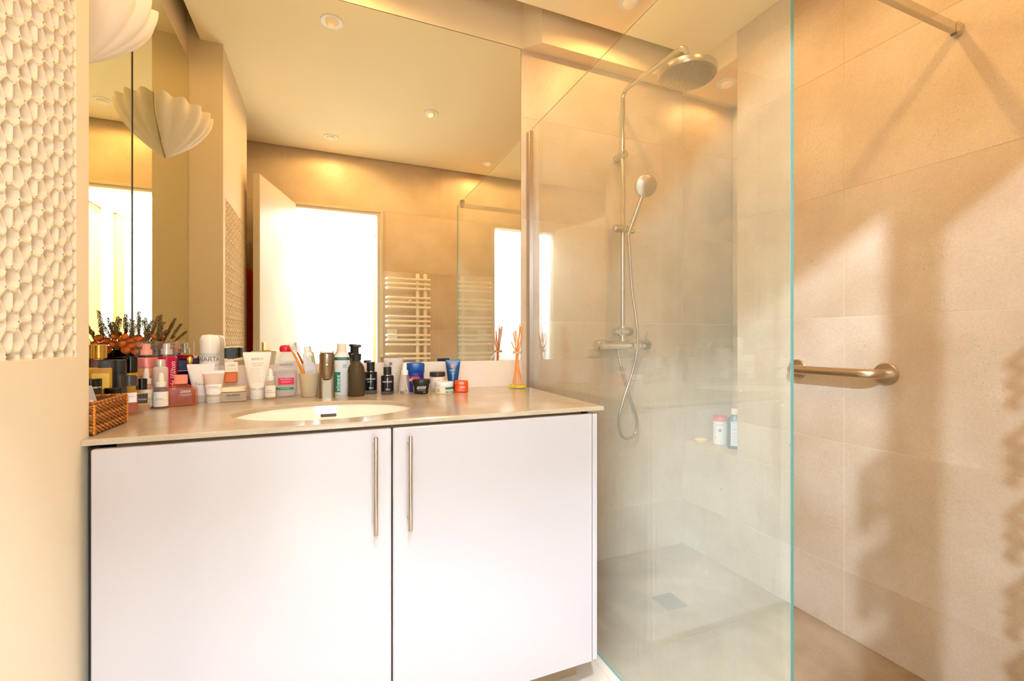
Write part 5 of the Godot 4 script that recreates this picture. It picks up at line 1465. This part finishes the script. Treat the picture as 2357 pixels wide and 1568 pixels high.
func build_bouquet() -> void:
	var base := Vector3(-0.5585, COUNTER + 0.0003, 0.062)
	var t := thing("vase", "dark glass vase of dried flowers in the back left corner of the vanity", "vase", base)
	part(t, "glass", lathem([[0.0, 0.0], [0.024, 0.0], [0.027, 0.003], [0.028, 0.13], [0.030, 0.17], [0.0285, 0.17], [0.026, 0.13], [0.025, 0.006], [0.0, 0.006]], 40), glassy("dark_glass", rgb(44, 32, 22), 0.88, 0.05))
	var sage := mat("dry_stem", rgb(120, 104, 58), 0.8)
	var bud := mat("lavender_bud", rgb(112, 92, 62), 0.9)
	var leaf := mat("dry_leaf", rgb(84, 74, 34), 0.8)
	leaf.backlight_enabled = true
	leaf.backlight = Color(0.12, 0.10, 0.03)
	var petal := mat("dry_petal", rgb(208, 108, 38), 0.75)
	var r := RandomNumberGenerator.new()
	r.seed = 41
	# lavender: [tip offset x, z, tip height, spike length]
	var sprigs := [[0.014, 0.040, 0.290, 0.075, "thickest dried lavender spike, upright above the pink body mist"], [-0.018, 0.030, 0.255, 0.05, "short dried lavender spike standing behind the orange roses"], [0.048, 0.040, 0.262, 0.07, "dried lavender spike just right of the thickest one"], [0.060, 0.024, 0.278, 0.065, "tall dried lavender spike over the gap between the two body mists"], [0.076, 0.030, 0.258, 0.06, "slender dried lavender spike leaning right over the magenta mist"], [0.088, 0.046, 0.232, 0.055, "dried lavender sprig bending farthest to the right"], [-0.008, -0.036, 0.276, 0.06, "dried lavender spike close to the mirror at the back of the vase"], [-0.022, -0.012, 0.268, 0.06, "dried lavender spike nearest the side mirror"], [0.036, -0.030, 0.250, 0.05, "dried lavender spike at the back right of the vase"]]
	for s in sprigs:
		var sp := thing("lavender_sprig", s[4], "dried flower", base, 0.0, "dried lavender in the vase")
		var tip := Vector3(s[0], s[2], s[1])
		var foot := Vector3(-s[0] * 0.15, 0.02, -s[1] * 0.15)
		var mid := Vector3(s[0] * 0.35, 0.165, s[1] * 0.35)
		part(sp, "stem", tubem([foot, mid, mid.lerp(tip, 0.55) + Vector3(0, 0.006, 0), tip], 0.0009, 6), sage)
		var g := Geo.new()
		var dir := (tip - mid).normalized()
		var n := int(s[3] / 0.0007)
		for k in n:
			var u := float(k) / n
			var at: Vector3 = tip - dir * s[3] * u
			var a := k * 2.4
			var rad: float = 0.0044 * sin(PI * clampf(0.2 + u * 0.75, 0, 1)) * r.randf_range(0.55, 1.15) + 0.0008
			var side := Vector3(cos(a), 0.35, sin(a)).normalized()
			g.ball(at + side * rad, Vector3(0.0012, 0.0022, 0.0012) * r.randf_range(0.8, 1.3), 5, 3, Basis(Vector3(sin(a), 0, -cos(a)), -0.7))
		part(sp, "flower_spike", g.mesh(), bud)
	# dried roses: [x, z, y, size]
	var roses := [[-0.022, 0.030, 0.210, 0.0115, "top orange dried rose bud beside the side mirror"], [-0.006, 0.038, 0.196, 0.013, "orange dried rose bud under the topmost one"], [0.012, 0.040, 0.205, 0.0125, "orange dried rose bud just left of the thickest lavender"], [-0.024, 0.044, 0.186, 0.013, "left middle orange dried rose of the cluster"], [-0.002, 0.052, 0.181, 0.014, "middle orange dried rose facing the room"], [0.018, 0.050, 0.186, 0.012, "orange dried rose right of the cluster's middle"], [-0.012, 0.056, 0.168, 0.015, "largest orange dried rose low in front of the vase"], [0.010, 0.058, 0.164, 0.012, "low orange dried rose in front of the vase rim"], [0.034, 0.048, 0.172, 0.011, "orange dried rose beside the pink mist's clear cap"], [0.050, 0.034, 0.212, 0.008, "small orange dried bud among the right lavender"], [0.030, 0.036, 0.222, 0.008, "small greenish dried bud above the roses"], [-0.020, -0.024, 0.200, 0.012, "orange dried rose at the back of the bouquet"]]
	for s in roses:
		var ro := thing("dried_rose", s[4], "dried flower", base, 0.0, "orange dried roses in the vase")
		var at := Vector3(s[0], s[2], s[1])
		part(ro, "stem", tubem([Vector3(-s[0] * 0.15, 0.025, -s[1] * 0.12), Vector3(s[0] * 0.5, 0.150, s[1] * 0.42), at - Vector3(0, s[3] * 0.9, 0)], 0.0011, 6), sage)
		var g := Geo.new()
		var lean := Basis(Vector3(s[1], 0, -s[0]).normalized(), 0.7)
		for layer in 4:
			var count := 5 if layer < 3 else 3
			for k in count:
				var a := TAU * (k + layer * 0.5) / count
				var rr: float = s[3] * 0.86 * (1.0 - layer * 0.2)
				var rings := []
				for q in 6:
					var u := q / 5.0
					var bulge := sin(u * PI * 0.62)
					rings.append([(u * 1.5 - 0.7 + layer * 0.08) * s[3], rr * (0.30 + 0.70 * bulge) * (1.0 - 0.28 * u * u), rr * (0.30 + 0.70 * bulge) * (1.0 - 0.28 * u * u)])
				g.loft(rings, 6, a - 0.72, a + 0.72, at + lean * (Vector3(sin(a), 0, cos(a)) * rr * 0.12), lean)
		part(ro, "bloom", g.mesh(), petal if s[4].find("greenish") < 0 else sage)
		part(ro, "calyx", lathem([[0.0, -s[3] * 0.85], [s[3] * 0.35, -s[3] * 0.75], [s[3] * 0.62, -s[3] * 0.45], [s[3] * 0.55, -s[3] * 0.2]], 12, at, lean), leaf)
		for k in 4:
			var lg := Geo.new()
			var la := r.randf() * TAU
			var root := Vector3(s[0] * 0.7, s[2] - 0.028 - 0.012 * k, s[1] * 0.6)
			var out := Vector3(cos(la), 0.25, sin(la)).normalized()
			var across := out.cross(Vector3.UP).normalized()
			var size := 0.028
			for q in 5:
				var u0 := q / 5.0
				var u1 := (q + 1) / 5.0
				var w0 := sin(u0 * PI) * 0.007
				var w1 := sin(u1 * PI) * 0.007
				var c0 := root + out * size * u0 - Vector3(0, u0 * u0 * 0.006, 0)
				var c1 := root + out * size * u1 - Vector3(0, u1 * u1 * 0.006, 0)
				for sd in [-1.0, 1.0]:
					var m: Vector3 = (Vector3.UP + across * sd * 0.5).normalized()
					lg.quad(c0, c0 + across * w0 * sd - Vector3(0, w0 * 0.3, 0), c1 + across * w1 * sd - Vector3(0, w1 * 0.3, 0), c1, m)
			part(ro, "leaf", lg.mesh(), leaf)
